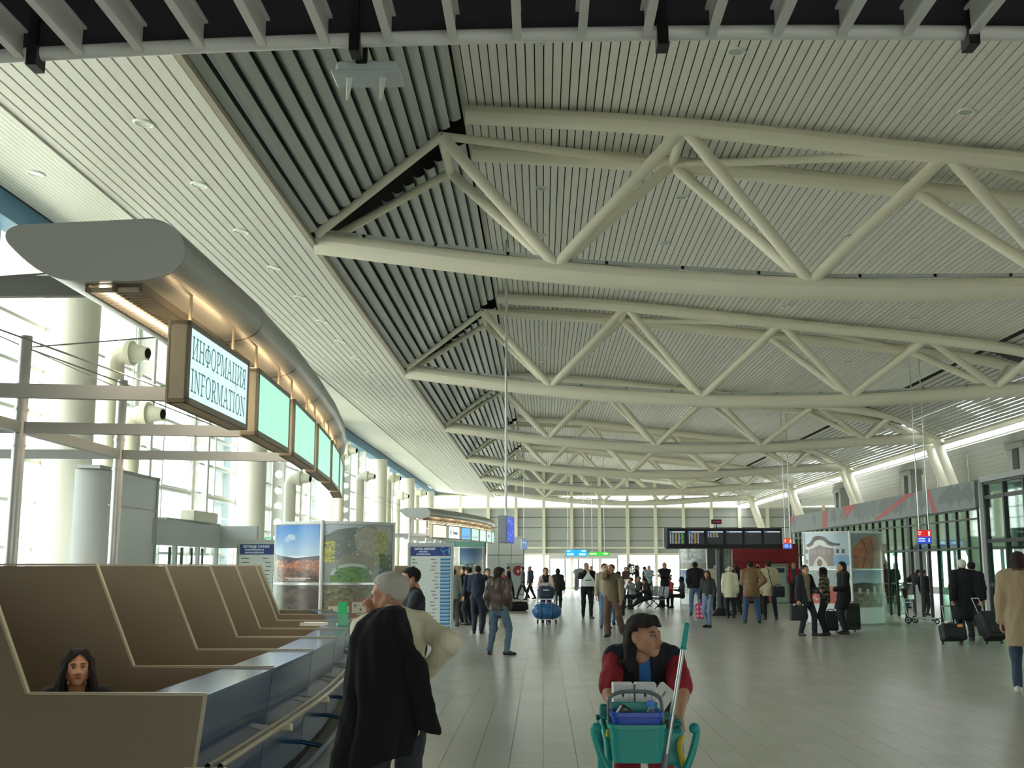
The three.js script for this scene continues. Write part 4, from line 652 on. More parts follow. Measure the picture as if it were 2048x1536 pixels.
// ---------------------------------------------------------------- people: smooth-joined tapered limbs meshed on a grid
class Field {
  constructor(lo, hi, cell, k = 70) {
    this.lo = lo; this.c = cell; this.k = k; this.n = lo.map((v, i) => Math.ceil((hi[i] - v) / cell) + 2); this.s = new Float32Array(this.n[0] * this.n[1] * this.n[2]);
  }
  each(lo, hi, fn) {
    const { n, c } = this, a = [], b = [];
    for (let i = 0; i < 3; i++) { a[i] = Math.max(0, Math.floor((lo[i] - this.lo[i]) / c)); b[i] = Math.min(n[i] - 1, Math.ceil((hi[i] - this.lo[i]) / c)); }
    for (let z = a[2]; z <= b[2]; z++) for (let y = a[1]; y <= b[1]; y++) for (let x = a[0], o = (z * n[1] + y) * n[0] + a[0]; x <= b[0]; x++, o++) fn(this.lo[0] + x * c, this.lo[1] + y * c, this.lo[2] + z * c, o);
  }
  capsule(a, b, ra, rb = ra, flat) {                        // flat: [nx, ny, nz, s] squeezes along n
    const m = Math.max(ra, rb) + 5 / this.k, B = [b[0] - a[0], b[1] - a[1], b[2] - a[2]], l2 = B[0] ** 2 + B[1] ** 2 + B[2] ** 2 || 1e-9, { k, s } = this;
    this.each(a.map((v, i) => Math.min(v, b[i]) - m), a.map((v, i) => Math.max(v, b[i]) + m), (x, y, z, o) => {
      let px = x - a[0], py = y - a[1], pz = z - a[2], t = (px * B[0] + py * B[1] + pz * B[2]) / l2; t = t < 0 ? 0 : t > 1 ? 1 : t;
      px -= B[0] * t; py -= B[1] * t; pz -= B[2] * t;
      if (flat) { const q = (px * flat[0] + py * flat[1] + pz * flat[2]) * (flat[3] - 1); px += flat[0] * q; py += flat[1] * q; pz += flat[2] * q; }
      const d = Math.sqrt(px * px + py * py + pz * pz) - (ra + (rb - ra) * t);
      if (d < 5 / k) s[o] += Math.exp(-k * Math.max(d, -0.3));
    });
    return this;
  }
  ball(c, r, q) {                                           // ellipsoid
    const m = Math.max(...r) + 5 / this.k, { k, s } = this;
    this.each(c.map((v) => v - m), c.map((v) => v + m), (x, y, z, o) => {
      const X = (x - c[0]) / r[0], Y = (y - c[1]) / r[1], Z = (z - c[2]) / r[2], a = Math.sqrt(X * X + Y * Y + Z * Z), b = Math.sqrt((X / r[0]) ** 2 + (Y / r[1]) ** 2 + (Z / r[2]) ** 2) || 1e-9, d = a * (a - 1) / b;
      if (d < 5 / k) s[o] += Math.exp(-k * Math.max(d, -0.3));
    });
    return this;
  }
  mesh(clip) {
    const { n, s, k, c } = this, N = s.length, f = new Float32Array(N);
    for (let i = 0; i < N; i++) f[i] = s[i] > 0 ? -Math.log(s[i]) / k : 0.1;
    if (clip) this.each(this.lo, this.lo.map((v, i) => v + n[i] * c), (x, y, z, o) => { if (f[o] < 0.06) f[o] = clip(x, y, z, f[o]); });
    const pos = [], idx = [], at = new Int32Array(N).fill(-1), sx = 1, sy = n[0], sz = n[0] * n[1], off = [0, sx, sy, sx + sy, sz, sx + sz, sy + sz, sx + sy + sz];
    const edges = [[0, 1], [2, 3], [4, 5], [6, 7], [0, 2], [1, 3], [4, 6], [5, 7], [0, 4], [1, 5], [2, 6], [3, 7]];
    for (let z = 0; z < n[2] - 1; z++) for (let y = 0; y < n[1] - 1; y++) for (let x = 0, o = z * sz + y * sy; x < n[0] - 1; x++, o++) {
      let m = 0; for (let i = 0; i < 8; i++) if (f[o + off[i]] < 0) m |= 1 << i;
      if (m === 0 || m === 255) continue;
      let cnt = 0, X = 0, Y = 0, Z = 0;
      for (const [a, b] of edges) { const A = m >> a & 1, B = m >> b & 1; if (A === B) continue; const va = f[o + off[a]], t = va / (va - f[o + off[b]]); cnt++; X += (a & 1) + t * ((b & 1) - (a & 1)); Y += (a >> 1 & 1) + t * ((b >> 1 & 1) - (a >> 1 & 1)); Z += (a >> 2) + t * ((b >> 2) - (a >> 2)); }
      at[o] = pos.length / 3; pos.push(this.lo[0] + (x + X / cnt) * c, this.lo[1] + (y + Y / cnt) * c, this.lo[2] + (z + Z / cnt) * c);
    }
    for (let z = 1; z < n[2] - 1; z++) for (let y = 1; y < n[1] - 1; y++) for (let x = 1, o = z * sz + y * sy + 1; x < n[0] - 1; x++, o++) {
      const A = f[o] < 0;
      const quad = (b, p, q) => { if (A === (f[o + b] < 0)) return; const v = [at[o - p - q], at[o - q], at[o], at[o - p]]; if (v.some((i) => i < 0)) return; A ? idx.push(v[0], v[1], v[2], v[0], v[2], v[3]) : idx.push(v[0], v[2], v[1], v[0], v[3], v[2]); };
      quad(sx, sy, sz); quad(sy, sz, sx); quad(sz, sx, sy);
    }
    const g = new THREE.BufferGeometry(); g.setAttribute('position', new THREE.Float32BufferAttribute(pos, 3)); g.setIndex(idx); if (pos.length) g.computeVertexNormals();
    return g;
  }
}
const cache = new Map(), cached = (k, f) => { if (!cache.has(k)) cache.set(k, f()); return cache.get(k).clone(); };
// head in its own axes: centre between the ears, face towards +z
function headGeo(cell, v = 'm') {
  return cached('head' + cell + v, () => {
    const f = new Field([-0.1, -0.19, -0.13], [0.1, 0.15, 0.14], cell, 140), fem = v === 'f', j = fem ? 0.9 : 1;
    f.ball([0, 0.035, -0.014], [0.075, 0.084, 0.096]).capsule([0, 0.0, 0.03], [0, -0.045, 0.04], 0.06, 0.052).capsule([0, -0.06, 0.035], [0, -0.088, 0.062], 0.047 * j, 0.03 * j).capsule([-0.038, -0.045, 0.015], [0.038, -0.045, 0.015], 0.04 * j);
    f.capsule([-0.04, -0.01, 0.062], [-0.03, -0.03, 0.068], 0.02).capsule([0.04, -0.01, 0.062], [0.03, -0.03, 0.068], 0.02);
    f.capsule([0, 0.014, 0.088], [0, -0.03, 0.117], 0.0085, 0.0115).ball([-0.013, -0.034, 0.098], [0.0095, 0.008, 0.012]).ball([0.013, -0.034, 0.098], [0.0095, 0.008, 0.012]);
    f.capsule([-0.048, 0.026, 0.064], [-0.014, 0.026, 0.081], 0.011).capsule([0.048, 0.026, 0.064], [0.014, 0.026, 0.081], 0.011);
    f.capsule([-0.016, -0.057, 0.083], [0.016, -0.057, 0.083], 0.0065).capsule([-0.014, -0.067, 0.082], [0.014, -0.067, 0.082], 0.0075).ball([0, -0.09, 0.074], [0.018, 0.014, 0.013]);
    for (const s of [-1, 1]) f.ball([s * 0.078, 0.002, -0.012], [0.009, 0.031, 0.019]).ball([s * 0.074, -0.024, -0.004], [0.009, 0.011, 0.011]);
    f.capsule([0, -0.06, -0.02], [0, -0.11, -0.03], 0.05 * j, 0.05 * j);
    for (const s of [-1, 1]) f.ball([s * 0.031, 0.006, 0.07], [0.0125, 0.0105, 0.0125]);
    return f.mesh((x, y, z, d) => { // eye sockets around the eyeballs
      for (const s of [-1, 1]) { const a = Math.hypot((x - s * 0.032) / 1.35, y - 0.007, z - 0.092) - 0.0155; d = Math.max(d, Math.min(-a, 0.02)); const e = Math.hypot(x - s * 0.031, y - 0.006, z - 0.07) - 0.0122; if (z > 0.06) d = Math.min(d, e); }
      return d;
    });
  });
}
function paintHead(g, skin, brow, lips = 0.6) {
  const p = g.attributes.position, col = new Float32Array(p.count * 3), C = new THREE.Color(skin), B = new THREE.Color(brow), L = new THREE.Color(skin).multiply(new THREE.Color('#e08a80')), W = new THREE.Color('#b3aba0'), D = new THREE.Color('#241a14');
  for (let i = 0; i < p.count; i++) {
    const x = Math.abs(p.getX(i)), y = p.getY(i), z = p.getZ(i); let c = C;
    if (z > 0.05) {
      const ex = (x - 0.031) / 0.0165, ey = (y - 0.006) / 0.0062;
      if (ex * ex + ey * ey < 1 && z > 0.066) c = Math.hypot(x - 0.031, y - 0.006) < 0.0062 ? D : W;
      else if (ex * ex + (ey - 0.35) ** 2 < 1.5 && y > 0.004 && z > 0.06) c = C.clone().lerp(D, 0.55);
      else if (Math.abs(y - (0.0295 - 0.12 * Math.abs(x - 0.03))) < 0.0042 && x > 0.013 && x < 0.051) c = B;
      else if (Math.abs(y + 0.0615) < 0.0022 && x < 0.024 && z > 0.07) c = L.clone().multiplyScalar(0.45);
      else if (Math.abs(y + 0.062) < 0.0105 - x * 0.22 && x < 0.025 && z > 0.07) c = C.clone().lerp(L, lips);
    }
    c.toArray(col, i * 3);
  }
  return g.setAttribute('color', new THREE.BufferAttribute(col, 3));
}
function plain(g, hex) { const C = new THREE.Color(hex), col = new Float32Array(g.attributes.position.count * 3); for (let i = 0; i < col.length; i += 3) C.toArray(col, i); return g.setAttribute('color', new THREE.BufferAttribute(col, 3)); }
// hair in head axes
function hairGeo(cell, style) {
  return cached('hair' + cell + style, () => {
    const f = new Field([-0.16, -0.34, -0.2], [0.16, 0.17, 0.14], cell, 110), long = style === 'long' || style === 'bob' || style === 'fringe';
    const up = style === 'crop' ? 0.006 : style === 'bald' ? 0.002 : 0.014;
    f.ball([0, 0.038, -0.018], [0.077 + up, 0.084 + up, 0.1 + up]);
    if (style === 'mop') f.capsule([0, -0.01, -0.075], [0, -0.1, -0.075], 0.062, 0.05).capsule([-0.06, 0.0, -0.03], [-0.05, -0.07, -0.05], 0.036).capsule([0.06, 0.0, -0.03], [0.05, -0.07, -0.05], 0.036);
    if (style === 'lob') { f.capsule([0, -0.01, -0.08], [-0.02, -0.15, -0.095], 0.064, 0.05).capsule([-0.068, 0.05, -0.02], [-0.066, -0.05, -0.055], 0.026, 0.03).capsule([-0.066, -0.05, -0.055], [-0.078, -0.175, -0.05], 0.036, 0.024).capsule([0.068, 0.05, -0.02], [0.062, -0.06, -0.055], 0.026, 0.028).capsule([0.062, -0.06, -0.055], [0.062, -0.16, -0.06], 0.032, 0.022).capsule([-0.03, 0.1, 0.055], [-0.066, 0.045, 0.06], 0.022, 0.014).capsule([0.03, 0.1, 0.055], [0.066, 0.045, 0.06], 0.022, 0.014).capsule([-0.09, -0.14, -0.08], [-0.12, -0.15, -0.1], 0.016, 0.008); }
    if (style === 'tail') f.capsule([0, 0.02, -0.11], [0, -0.16, -0.13], 0.03, 0.014);
    if (long) { const L = style === 'bob' ? -0.12 : -0.26; f.capsule([0, 0, -0.07], [0, L, -0.085], 0.075, 0.05, [0, 0, 1, 1.4]); for (const s of [-1, 1]) f.capsule([s * 0.074, 0.05, -0.005], [s * 0.118, L * 0.95, -0.005], 0.03, 0.042).capsule([s * 0.045, 0.1, 0.035], [s * 0.083, -0.03, 0.04], 0.024, 0.02).capsule([s * 0.083, -0.03, 0.04], [s * 0.1, L * 0.9, 0.03], 0.02, 0.026); }
    return f.mesh((x, y, z, d) => {
      const hz = z - 0.018 - (long ? 0.01 : 0); const hl = 0.092 - 0.3 * Math.abs(x) - (style === 'fringe' ? 0.035 : 0) + (style === 'bald' ? 0.06 : 0);   // hairline height at the brow
      let cut = Math.min(0.05, (z - 0.018 - (long ? 0.01 : 0)) * 1.0 + (hl - y) * 0.9 - 0.04);
      if (long && z > -0.02) cut = Math.min(0.05, 0.071 - Math.abs(x) + Math.max(0, -y) * 0.06, 0.1 - 0.95 * Math.abs(x - 0.008) - y, z + 0.015); else if (style === 'lob') cut = Math.min(0.05, Math.min(0.068 - Math.abs(x) * 0.35 - y, z - 0.03)); else if (z > 0.03 && y < hl && Math.abs(x) < (long ? 0.068 : 0.2)) cut = Math.max(cut, Math.min(hl - y, (long ? 0.07 - Math.abs(x) : 1)));
      d = Math.max(d, cut);
      if (style === 'lob') { const e = Math.hypot((Math.abs(x) - 0.09) / 1.4, (y - 0.0) / 1.1, z + 0.002) - 0.03; return Math.max(d, y < 0.052 && z > 0.012 ? 0.006 : -1, -e); }
      if (!long && style !== 'mop' && style !== 'tail') d = Math.max(d, -0.075 - y, y < 0.0 && z > -0.02 && style !== 'curly' ? 0.004 : -1);
      if (style === 'bald') d = Math.max(d, y - 0.06);
      return d - (long || style === 'mop' ? 0 : 0);
    });
  });
}
// hand in its own axes: wrist at 0, fingers along -y, thumb on +x, palm towards +z
function handGeo(cell, curl, mirror) {
  return cached('hand' + cell + curl + mirror, () => {
    const f = new Field([-0.07, -0.22, -0.04], [0.09, 0.03, 0.12], cell, 260);
    f.capsule([0, 0.03, 0], [0, -0.01, 0], 0.026, 0.027, [0, 0, 1, 1.35]).capsule([0.012, -0.02, 0], [0.018, -0.078, 0], 0.022, 0.022, [0, 0, 1, 1.6]).capsule([-0.012, -0.02, 0], [-0.02, -0.072, 0], 0.022, 0.021, [0, 0, 1, 1.6]);
    [[0.03, 0.068], [0.0105, 0.076], [-0.0095, 0.07], [-0.029, 0.054]].forEach(([x, L], i) => {
      let p = [x, -0.084 + Math.abs(x - 0.008) * 0.22, 0], a = curl * 0.6 + i * 0.04; const seg = [0.46, 0.3, 0.24];
      seg.forEach((q, j) => { const e = [p[0] + x * 0.06, p[1] - Math.cos(a) * L * q, p[2] + Math.sin(a) * L * q]; f.capsule(p, e, 0.0094 - j * 0.0008, 0.0088 - j * 0.0009); p = e; a += curl * 0.85; });
    });
    let t = [0.028, -0.024, 0.006]; for (const [dx, dy, dz, r] of [[0.02, -0.026, 0.012, 0.0125], [0.008, -0.026, 0.012 + curl * 0.006, 0.0105], [0.0 - curl * 0.006, -0.02, 0.008 + curl * 0.006, 0.009]]) { const e = [t[0] + dx, t[1] + dy, t[2] + dz]; f.capsule(t, e, r, r * 0.92); t = e; }
    const g = f.mesh();
    if (mirror) { g.scale(1, 1, -1); const ix = g.index.array; for (let i = 0; i < ix.length; i += 3) { const q = ix[i]; ix[i] = ix[i + 1]; ix[i + 1] = q; } g.computeVertexNormals(); }
    return g;
  });
}
const vadd = (a, b, k = 1) => [a[0] + b[0] * k, a[1] + b[1] * k, a[2] + b[2] * k], vsub = (a, b) => vadd(a, b, -1), vlen = (a) => Math.hypot(...a), vmix = (a, b, t) => a.map((v, i) => lerp(v, b[i], t)), vnorm = (a) => { const l = vlen(a) || 1; return a.map((v) => v / l); }, dot = (a, b) => a[0] * b[0] + a[1] * b[1] + a[2] * b[2], cross = (a, b) => [a[1] * b[2] - a[2] * b[1], a[2] * b[0] - a[0] * b[2], a[0] * b[1] - a[1] * b[0]];
function ik(a, b, l1, l2, pole) {                           // middle joint of a two-bone limb from a to b, and the end it reaches
  let d = vsub(b, a), L = vlen(d); const m = (l1 + l2) * 0.995; if (L > m) { d = d.map((v) => v * m / L); L = m; b = vadd(a, d); }
  const n = vnorm(d), p = vnorm(vadd(pole, n, -dot(pole, n))), x = (l1 * l1 - l2 * l2 + L * L) / (2 * L), y = Math.sqrt(Math.max(0, l1 * l1 - x * x));
  return [vadd(vadd(a, n, x), p, y), b];
}
const SKIN = '#b98a6c';
const SKINM = new THREE.MeshStandardMaterial({ color: '#ffffff', vertexColors: true, roughness: 0.62 });
const BANDM = new THREE.MeshStandardMaterial({ color: '#ffffff', vertexColors: true, roughness: 0.9 });
const cloth = (hex, r = 0.88) => M(hex, r);
const ARM = { down: (s) => [s * 0.25, 0.8, 0.04], pocket: (s) => [s * 0.2, 0.9, 0.07], hip: (s) => [s * 0.17, 1.02, -0.05], front: (s) => [s * 0.1, 1.06, 0.26], cross: (s) => [-s * 0.13, 1.2, 0.2], back: (s) => [s * 0.02, 0.95, -0.2], phone: (s) => [s * 0.09, 1.57, 0.07], carry: (s) => [s * 0.28, 0.76, 0.02], push: (s) => [s * 0.22, 1.02, 0.42], chest: (s) => [s * 0.02, 1.32, 0.25], pull: (s) => [s * 0.3, 0.8, -0.16] };
function person(o) {
  const H = (o.h ?? 1.74) / 1.75, cell = o.cell ?? (o.z > 36 ? 0.026 : o.z > 20 ? 0.021 : 0.015), hc = o.headCell ?? (o.z > 36 ? 0.0105 : o.z > 20 ? 0.0085 : 0.006), fem = o.fem, wide = o.wide ?? 1;
  const g = thing('person', o.label, 'person', [o.x, o.y ?? 0, -o.z], o.face * Math.PI / 180, o.group);
  const lean = (o.lean ?? 0) * Math.PI / 180, tw = (o.tilt ?? 0) * Math.PI / 180, u = vnorm([Math.sin(tw), Math.cos(lean), Math.sin(lean)]), hipY = o.hipY ?? 0.93;
  const P = [o.shift ?? 0, hipY, o.back ?? 0], up = (d, s = 0, z = 0) => vadd(vadd(P, u, d), [s * Math.cos(tw), -s * Math.sin(tw), z]), Fz = vnorm(cross([1, 0, 0], u)), sh = (fem ? 0.165 : 0.185) * wide;
  const flat = (k) => [Fz[0], Fz[1], Fz[2], k];
  const N = vadd(up(0.565), Fz, 0.0), SL = up(0.472, sh), SR = up(0.472, -sh);
  const feet = o.feet ?? [[0.1, 0.02, 8], [-0.1, -0.02, -8]], hips = [vadd(P, [0.09 * wide, -0.02, 0]), vadd(P, [-0.09 * wide, -0.02, 0])];
  const legs = feet.map(([x, z, yaw = 0, y = 0], i) => { const a = yaw * Math.PI / 180, pole = o.kneePole?.[i] ?? [Math.sin(a) * 0.5, 0, 1]; const [k, e] = ik(hips[i], [x, 0.085 + y, z], 0.435, 0.425, pole); return { h: hips[i], k, e, a }; });
  const arms = [1, -1].map((s, i) => { const q = o.arms?.[i] ?? 'down', spec = typeof q === 'string' ? { to: ARM[q](s), k: q } : Array.isArray(q) ? { to: q, k: '' } : q; const S = i ? SR : SL; let to = spec.to; if (typeof q === 'string') to = vadd(vadd(to, [0, hipY - 0.93, P[2]]), [0, 0, Math.sin(lean) * (to[1] - 0.93) * 0.9]); const pole = spec.pole ?? ({ cross: [s, -0.6, 0.1], hip: [s, -0.1, -0.5], phone: [s * 0.4, -1, 0.4], front: [s * 0.5, -1, -0.4], chest: [s, -0.7, 0] }[spec.k] ?? [s * 0.35, -0.2, -1]); const [k, e] = ik(S, to, 0.285, 0.255, pole); return { S, k, e, s, kind: spec.k, curl: spec.curl ?? 0.55, thumb: spec.thumb }; });
  // head
  const hp = new THREE.Matrix4().makeRotationFromEuler(new THREE.Euler(lean * (o.headUp ?? 0.35) + (o.nod ?? 0) * Math.PI / 180, (o.look ?? 0) * Math.PI / 180, (o.headRoll ?? 0) * Math.PI / 180, 'YXZ'));
  const HC = vadd(vadd(N, u, o.neck ?? 0.095), Fz, 0.038); hp.setPosition(...HC);
  const all = [...legs.flatMap((l) => [l.h, l.k, l.e]), ...arms.flatMap((a) => [a.S, a.k, a.e]), N, P], lo = [0, 1, 2].map((i) => Math.min(...all.map((p) => p[i])) - 0.27), hi = [0, 1, 2].map((i) => Math.max(...all.map((p) => p[i])) + 0.27); lo[1] = Math.min(lo[1], -0.02);
  const b = new Field(lo, hi, Math.max(cell, 0.012), 60), hv = (x, y, z) => V(x, y, z).applyMatrix4(hp).toArray();
  b.capsule(vadd(N, u, -0.08), hv(0, -0.09, -0.026), 0.052 * (fem ? 0.88 : 1), 0.05 * (fem ? 0.88 : 1));
  b.capsule(P, up(0.2), 0.115, 0.105, flat(1.35)).capsule(up(0.25), up(0.44), 0.115, 0.12, flat(1.4)).capsule(SL, SR, 0.05).capsule(up(0.46), N, 0.055, 0.05);
  for (const a of arms) b.capsule(a.S, a.k, 0.042, 0.036).capsule(a.k, a.e, 0.036, 0.026);
  for (const l of legs) b.capsule(l.h, l.k, 0.075, 0.05).capsule(l.k, l.e, 0.05, 0.036);
  const skin = o.skin ?? SKIN, geos = [plain(b.mesh(), skin), paintHead(headGeo(hc, fem ? 'f' : 'm'), skin, o.brow ?? o.hair?.[1] ?? '#2a211b').applyMatrix4(hp)];
  arms.forEach((a) => {
    if (a.kind === 'pocket') return;
    const d = vnorm(vsub(a.e, a.k)), y = d.map((v) => -v), hint = a.thumb ?? (a.kind === 'phone' ? [0, 0, 1] : ['front', 'push', 'chest', 'cross'].includes(a.kind) ? [-a.s * 0.5, 1, 0] : [0, 0.1, 1]), x = vnorm(vadd(hint, y, -dot(hint, y))), z = cross(x, y);
    const m = new THREE.Matrix4().makeBasis(V(...x), V(...y), V(...z)); m.setPosition(...vadd(a.e, d, 0.012));
    const hg = handGeo(o.handCell ?? (o.z > 20 ? 0.0065 : 0.0045), a.kind === 'carry' || a.kind === 'pull' || a.kind === 'push' ? 1.1 : a.curl, a.s < 0); geos.push(plain(hg, skin).applyMatrix4(m));
  });
  const put = (name, geo, mat) => { geo = mg(geo); geo.scale(H, H, H); return part(name, geo, mat, g); };
  put('body', geos, SKINM);
  const hair = o.hair ?? ['short', '#241c17'];
  if (hair[0] !== 'none') { const hg = hairGeo(Math.max(hc, 0.005), hair[0]).applyMatrix4(hp); ruffle(hg, 34, 0.0022, 0.25, 1); put('hair', hg, M(hair[1], 0.9)); }
  // clothes
  const folds = o.folds ?? 0.007, wr = (q, amp = folds) => ruffle(q, 9, amp, 0.45);
  const bt = o.bottom ?? {}, bc = new Field(lo, [hi[0], P[1] + 0.2, hi[2]], cell, 60), lw = (bt.loose ?? 1) * (fem ? 0.95 : 1);
  bc.capsule(P, up(0.07), 0.15 * wide, 0.14 * wide, flat(1.35));
  for (const l of legs) bc.capsule(l.h, l.k, 0.098 * lw, 0.07 * lw).capsule(l.k, vmix(l.k, l.e, 0.98), 0.07 * lw, (bt.flare ?? 0.056) * lw);
  put(bt.name ?? 'trousers', wr(bc.mesh((x, y, z, d) => Math.max(d, (o.ankle ?? 0.045) - y)), ), cloth(bt.color ?? '#24262b'));
  const tp = o.top ?? {}, bulk = tp.bulk ?? 0.012, hem = P[1] - (tp.hem ?? 0.12), tc = new Field([lo[0], Math.min(hem - 0.05, lo[1] + 9), lo[2]], hi, cell, 55), W = wide * (fem ? 0.9 : 1);
  const torso = (f, k) => { f.capsule(vadd(P, [0, -0.03, 0]), up(0.16), 0.15 * W + k, 0.142 * W + k, flat(1.32)).capsule(up(0.2), up(0.4), 0.14 * W + k, 0.15 * W + k, flat(1.35)).capsule(vmix(SL, SR, 0.04), vmix(SL, SR, 0.96), 0.046 + k * 0.8);if (!tp.low) f.capsule(up(0.43), up(0.515), 0.075 + k * 0.7, 0.05 + k * 0.5); for (const S of [SL, SR]) f.capsule(vmix(S, N, 0.05), vmix(S, vadd(N, u, -0.02), 0.86), 0.042 + k * 0.7, (tp.low ? 0.03 : 0.046) + k * 0.5);
    if (tp.wide) f.capsule(up(0.3, 0.06), up(0.42, 0.075), 0.108, 0.112, flat(1.15)).capsule(up(0.3, -0.06), up(0.42, -0.075), 0.108, 0.112, flat(1.15)); if (tp.hem > 0.16) { const low = vmix(vmix(legs[0].h, legs[0].k, 0.85), vmix(legs[1].h, legs[1].k, 0.85), 0.5), e = vadd(vmix(P, low, Math.min(1.2, tp.hem / 0.36)), [0, -0.06, 0]); f.capsule(P, e, 0.155 * W + k, (tp.skirt ?? 0.17) * W + k, flat(1.22)); } };
  torso(tc, bulk);
  const sleeve = (f, k, cut = 1, which = arms) => which.forEach((a) => { const r0 = tp.sleeveColor ? 0.042 : 0.053; if (cut < 0) { f.capsule(vmix(a.S, a.k, 0.1), vmix(a.S, a.k, 1 + cut), r0 + k, r0 + 0.004 + k); return; } f.capsule(tp.sleeveColor ? vmix(a.S, a.k, 0.1) : a.S, a.k, r0 + k, r0 - 0.007 + k).capsule(a.k, vmix(a.k, a.e, 0.97 * cut), r0 - 0.007 + k, 0.036 + k * 0.8 + 0.008 * (1 - cut)); });
  if (!tp.sleeveColor) sleeve(tc, bulk * 0.8, tp.cut);
  const topGeo = wr(tc.mesh((x, y, z, d) => { d = Math.max(d, hem - y); if (tp.open) { const q = [x - P[0], y - P[1], z - P[2]], fz = dot(q, Fz), t = Math.min(1, Math.max(0, dot(q, u) / 0.5)); if (fz > 0.02) d = Math.max(d, tp.open * (0.6 + 0.8 * t) - Math.abs(q[0])); } return d; }));
  if (tp.bands) { const q = topGeo.attributes.position, col = new Float32Array(q.count * 3), A = new THREE.Color(tp.color), B = new THREE.Color(tp.bands); for (let i = 0; i < q.count; i++) (Math.sin(q.getY(i) * 62 + 2.2 * noise3(q.getX(i) * 7, q.getY(i) * 4, q.getZ(i) * 7)) > 0.1 ? A : B).toArray(col, i * 3); topGeo.setAttribute('color', new THREE.BufferAttribute(col, 3)); }
  put(tp.name ?? 'jacket', topGeo, tp.bands ? BANDM : cloth(tp.color ?? '#1f2125', tp.rough ?? 0.88));
  if (tp.sleeveColor) for (const a of arms) { const sc = new Field(lo, hi, cell, 55); sleeve(sc, bulk * 1.1, tp.cut, [a]); put('sleeve', wr(sc.mesh()), cloth(tp.sleeveColor)); }
  if (tp.open || tp.shirt) { const ic = new Field([lo[0], hem - 0.05, lo[2]], hi, cell, 55); torso(ic, bulk - 0.016); put('shirt', ic.mesh((x, y, z, d) => Math.max(d, P[1] - 0.1 - y)), cloth(tp.shirt ?? '#8a8468')); }
  if (tp.collar) { const cc = new Field(N.map((v) => v - 0.18), N.map((v) => v + 0.18), Math.min(cell, 0.014), 90); for (let i = 0; i < 12; i++) { const q = (i) => { const t = i / 12 * 6.283; return vadd(N, [Math.sin(t) * 0.072, -0.012 + 0.012 * -Math.cos(t), Math.cos(t) * 0.07]); }; if (tp.open && (i === 0 || i === 11)) continue; cc.capsule(q(i), q(i + 1), 0.02); } put('collar', cc.mesh(), cloth(tp.collar)); }
  const sc = o.shoe ?? '#15130f';
  legs.forEach((l, i) => { const c = Math.cos(l.a), s = Math.sin(l.a), y0 = feet[i][3] ?? 0, q = (f, y, r = 0) => [l.e[0] + s * f, y + y0, l.e[2] + c * f], f = new Field([l.e[0] - 0.25, y0 - 0.02, l.e[2] - 0.25], [l.e[0] + 0.25, y0 + 0.2, l.e[2] + 0.25], 0.011, 110); f.capsule(q(-0.045, 0.04), q(0.05, 0.045), 0.04, 0.042).capsule(q(0.05, 0.036), q(0.16, 0.026), 0.042, 0.03).capsule(q(-0.01, 0.06), q(-0.005, 0.11), 0.04, 0.04); if (o.heel) f.capsule(q(-0.06, 0.0), q(-0.05, 0.06), 0.014, 0.026); put('shoe', f.mesh((x, y, z, d) => Math.max(d, y0 + 0.001 - y)), M(sc, 0.45)); });
  const world = (p) => { const t = g.rotation.y, x = p[0] * H, z = p[2] * H; return [g.position.x + x * Math.cos(t) + z * Math.sin(t), p[1] * H, g.position.z - x * Math.sin(t) + z * Math.cos(t)]; };
  g.userData.label = o.label;
  return { g, hand: arms.map((a) => world(vadd(a.e, vnorm(vsub(a.e, a.k)), 0.07))), shoulder: [world(SL), world(SR)], world };
}
function ruffle(g, freq, amp, sy = 0.5, sx = 1) {            // cloth folds: uneven surface along the normals
  if (!amp) return g;
  const p = g.attributes.position, n = g.attributes.normal; const o = rnd() * 50;
  for (let i = 0; i < p.count; i++) { const x = p.getX(i), y = p.getY(i), z = p.getZ(i), d = amp * (noise3(x * freq * sx + o, y * freq * sy, z * freq * sx) + 0.5 * noise3(x * freq * 2.3, y * freq * 1.1 + o, z * freq * 2.3)); p.setXYZ(i, x + n.getX(i) * d, y + n.getY(i) * d, z + n.getZ(i) * d); }
  g.computeVertexNormals(); return g;
}
// ---------------------------------------------------------------- the people in the hall
const BLK = '#17181c', JEANS = '#4f6780', WALK = (s = 1) => [[0.09, 0.2 * s, 4], [-0.09, -0.2 * s, -4, 0.03]], H = (style, c = '#231b17') => [style, c];
const greyMan = person({ label: 'grey-haired man in a cream sweater with a dark coat over his shoulder', x: -0.8, z: 6.42, h: 1.7, face: -152, look: 58, nod: 8, lean: 6, tilt: 3, cell: 0.011, headCell: 0.0036, handCell: 0.004, skin: '#b5846b', brow: '#8d867a', hair: H('short', '#b3afa3'),
  top: { name: 'sweater', color: '#d8d2b4', hem: 0.13, bulk: 0.018, collar: '#d8d2b4', wide: 1 }, bottom: { color: '#34373d' }, arms: [{ to: [0.13, 1.42, 0.16], k: 'chest', pole: [0.25, -1, -0.15], curl: 0.9 }, { to: [-0.17, 1.15, -0.03], k: 'hip', pole: [-0.25, 0.02, -1], curl: 0.4 }], folds: 0.006, wide: 0.95 });
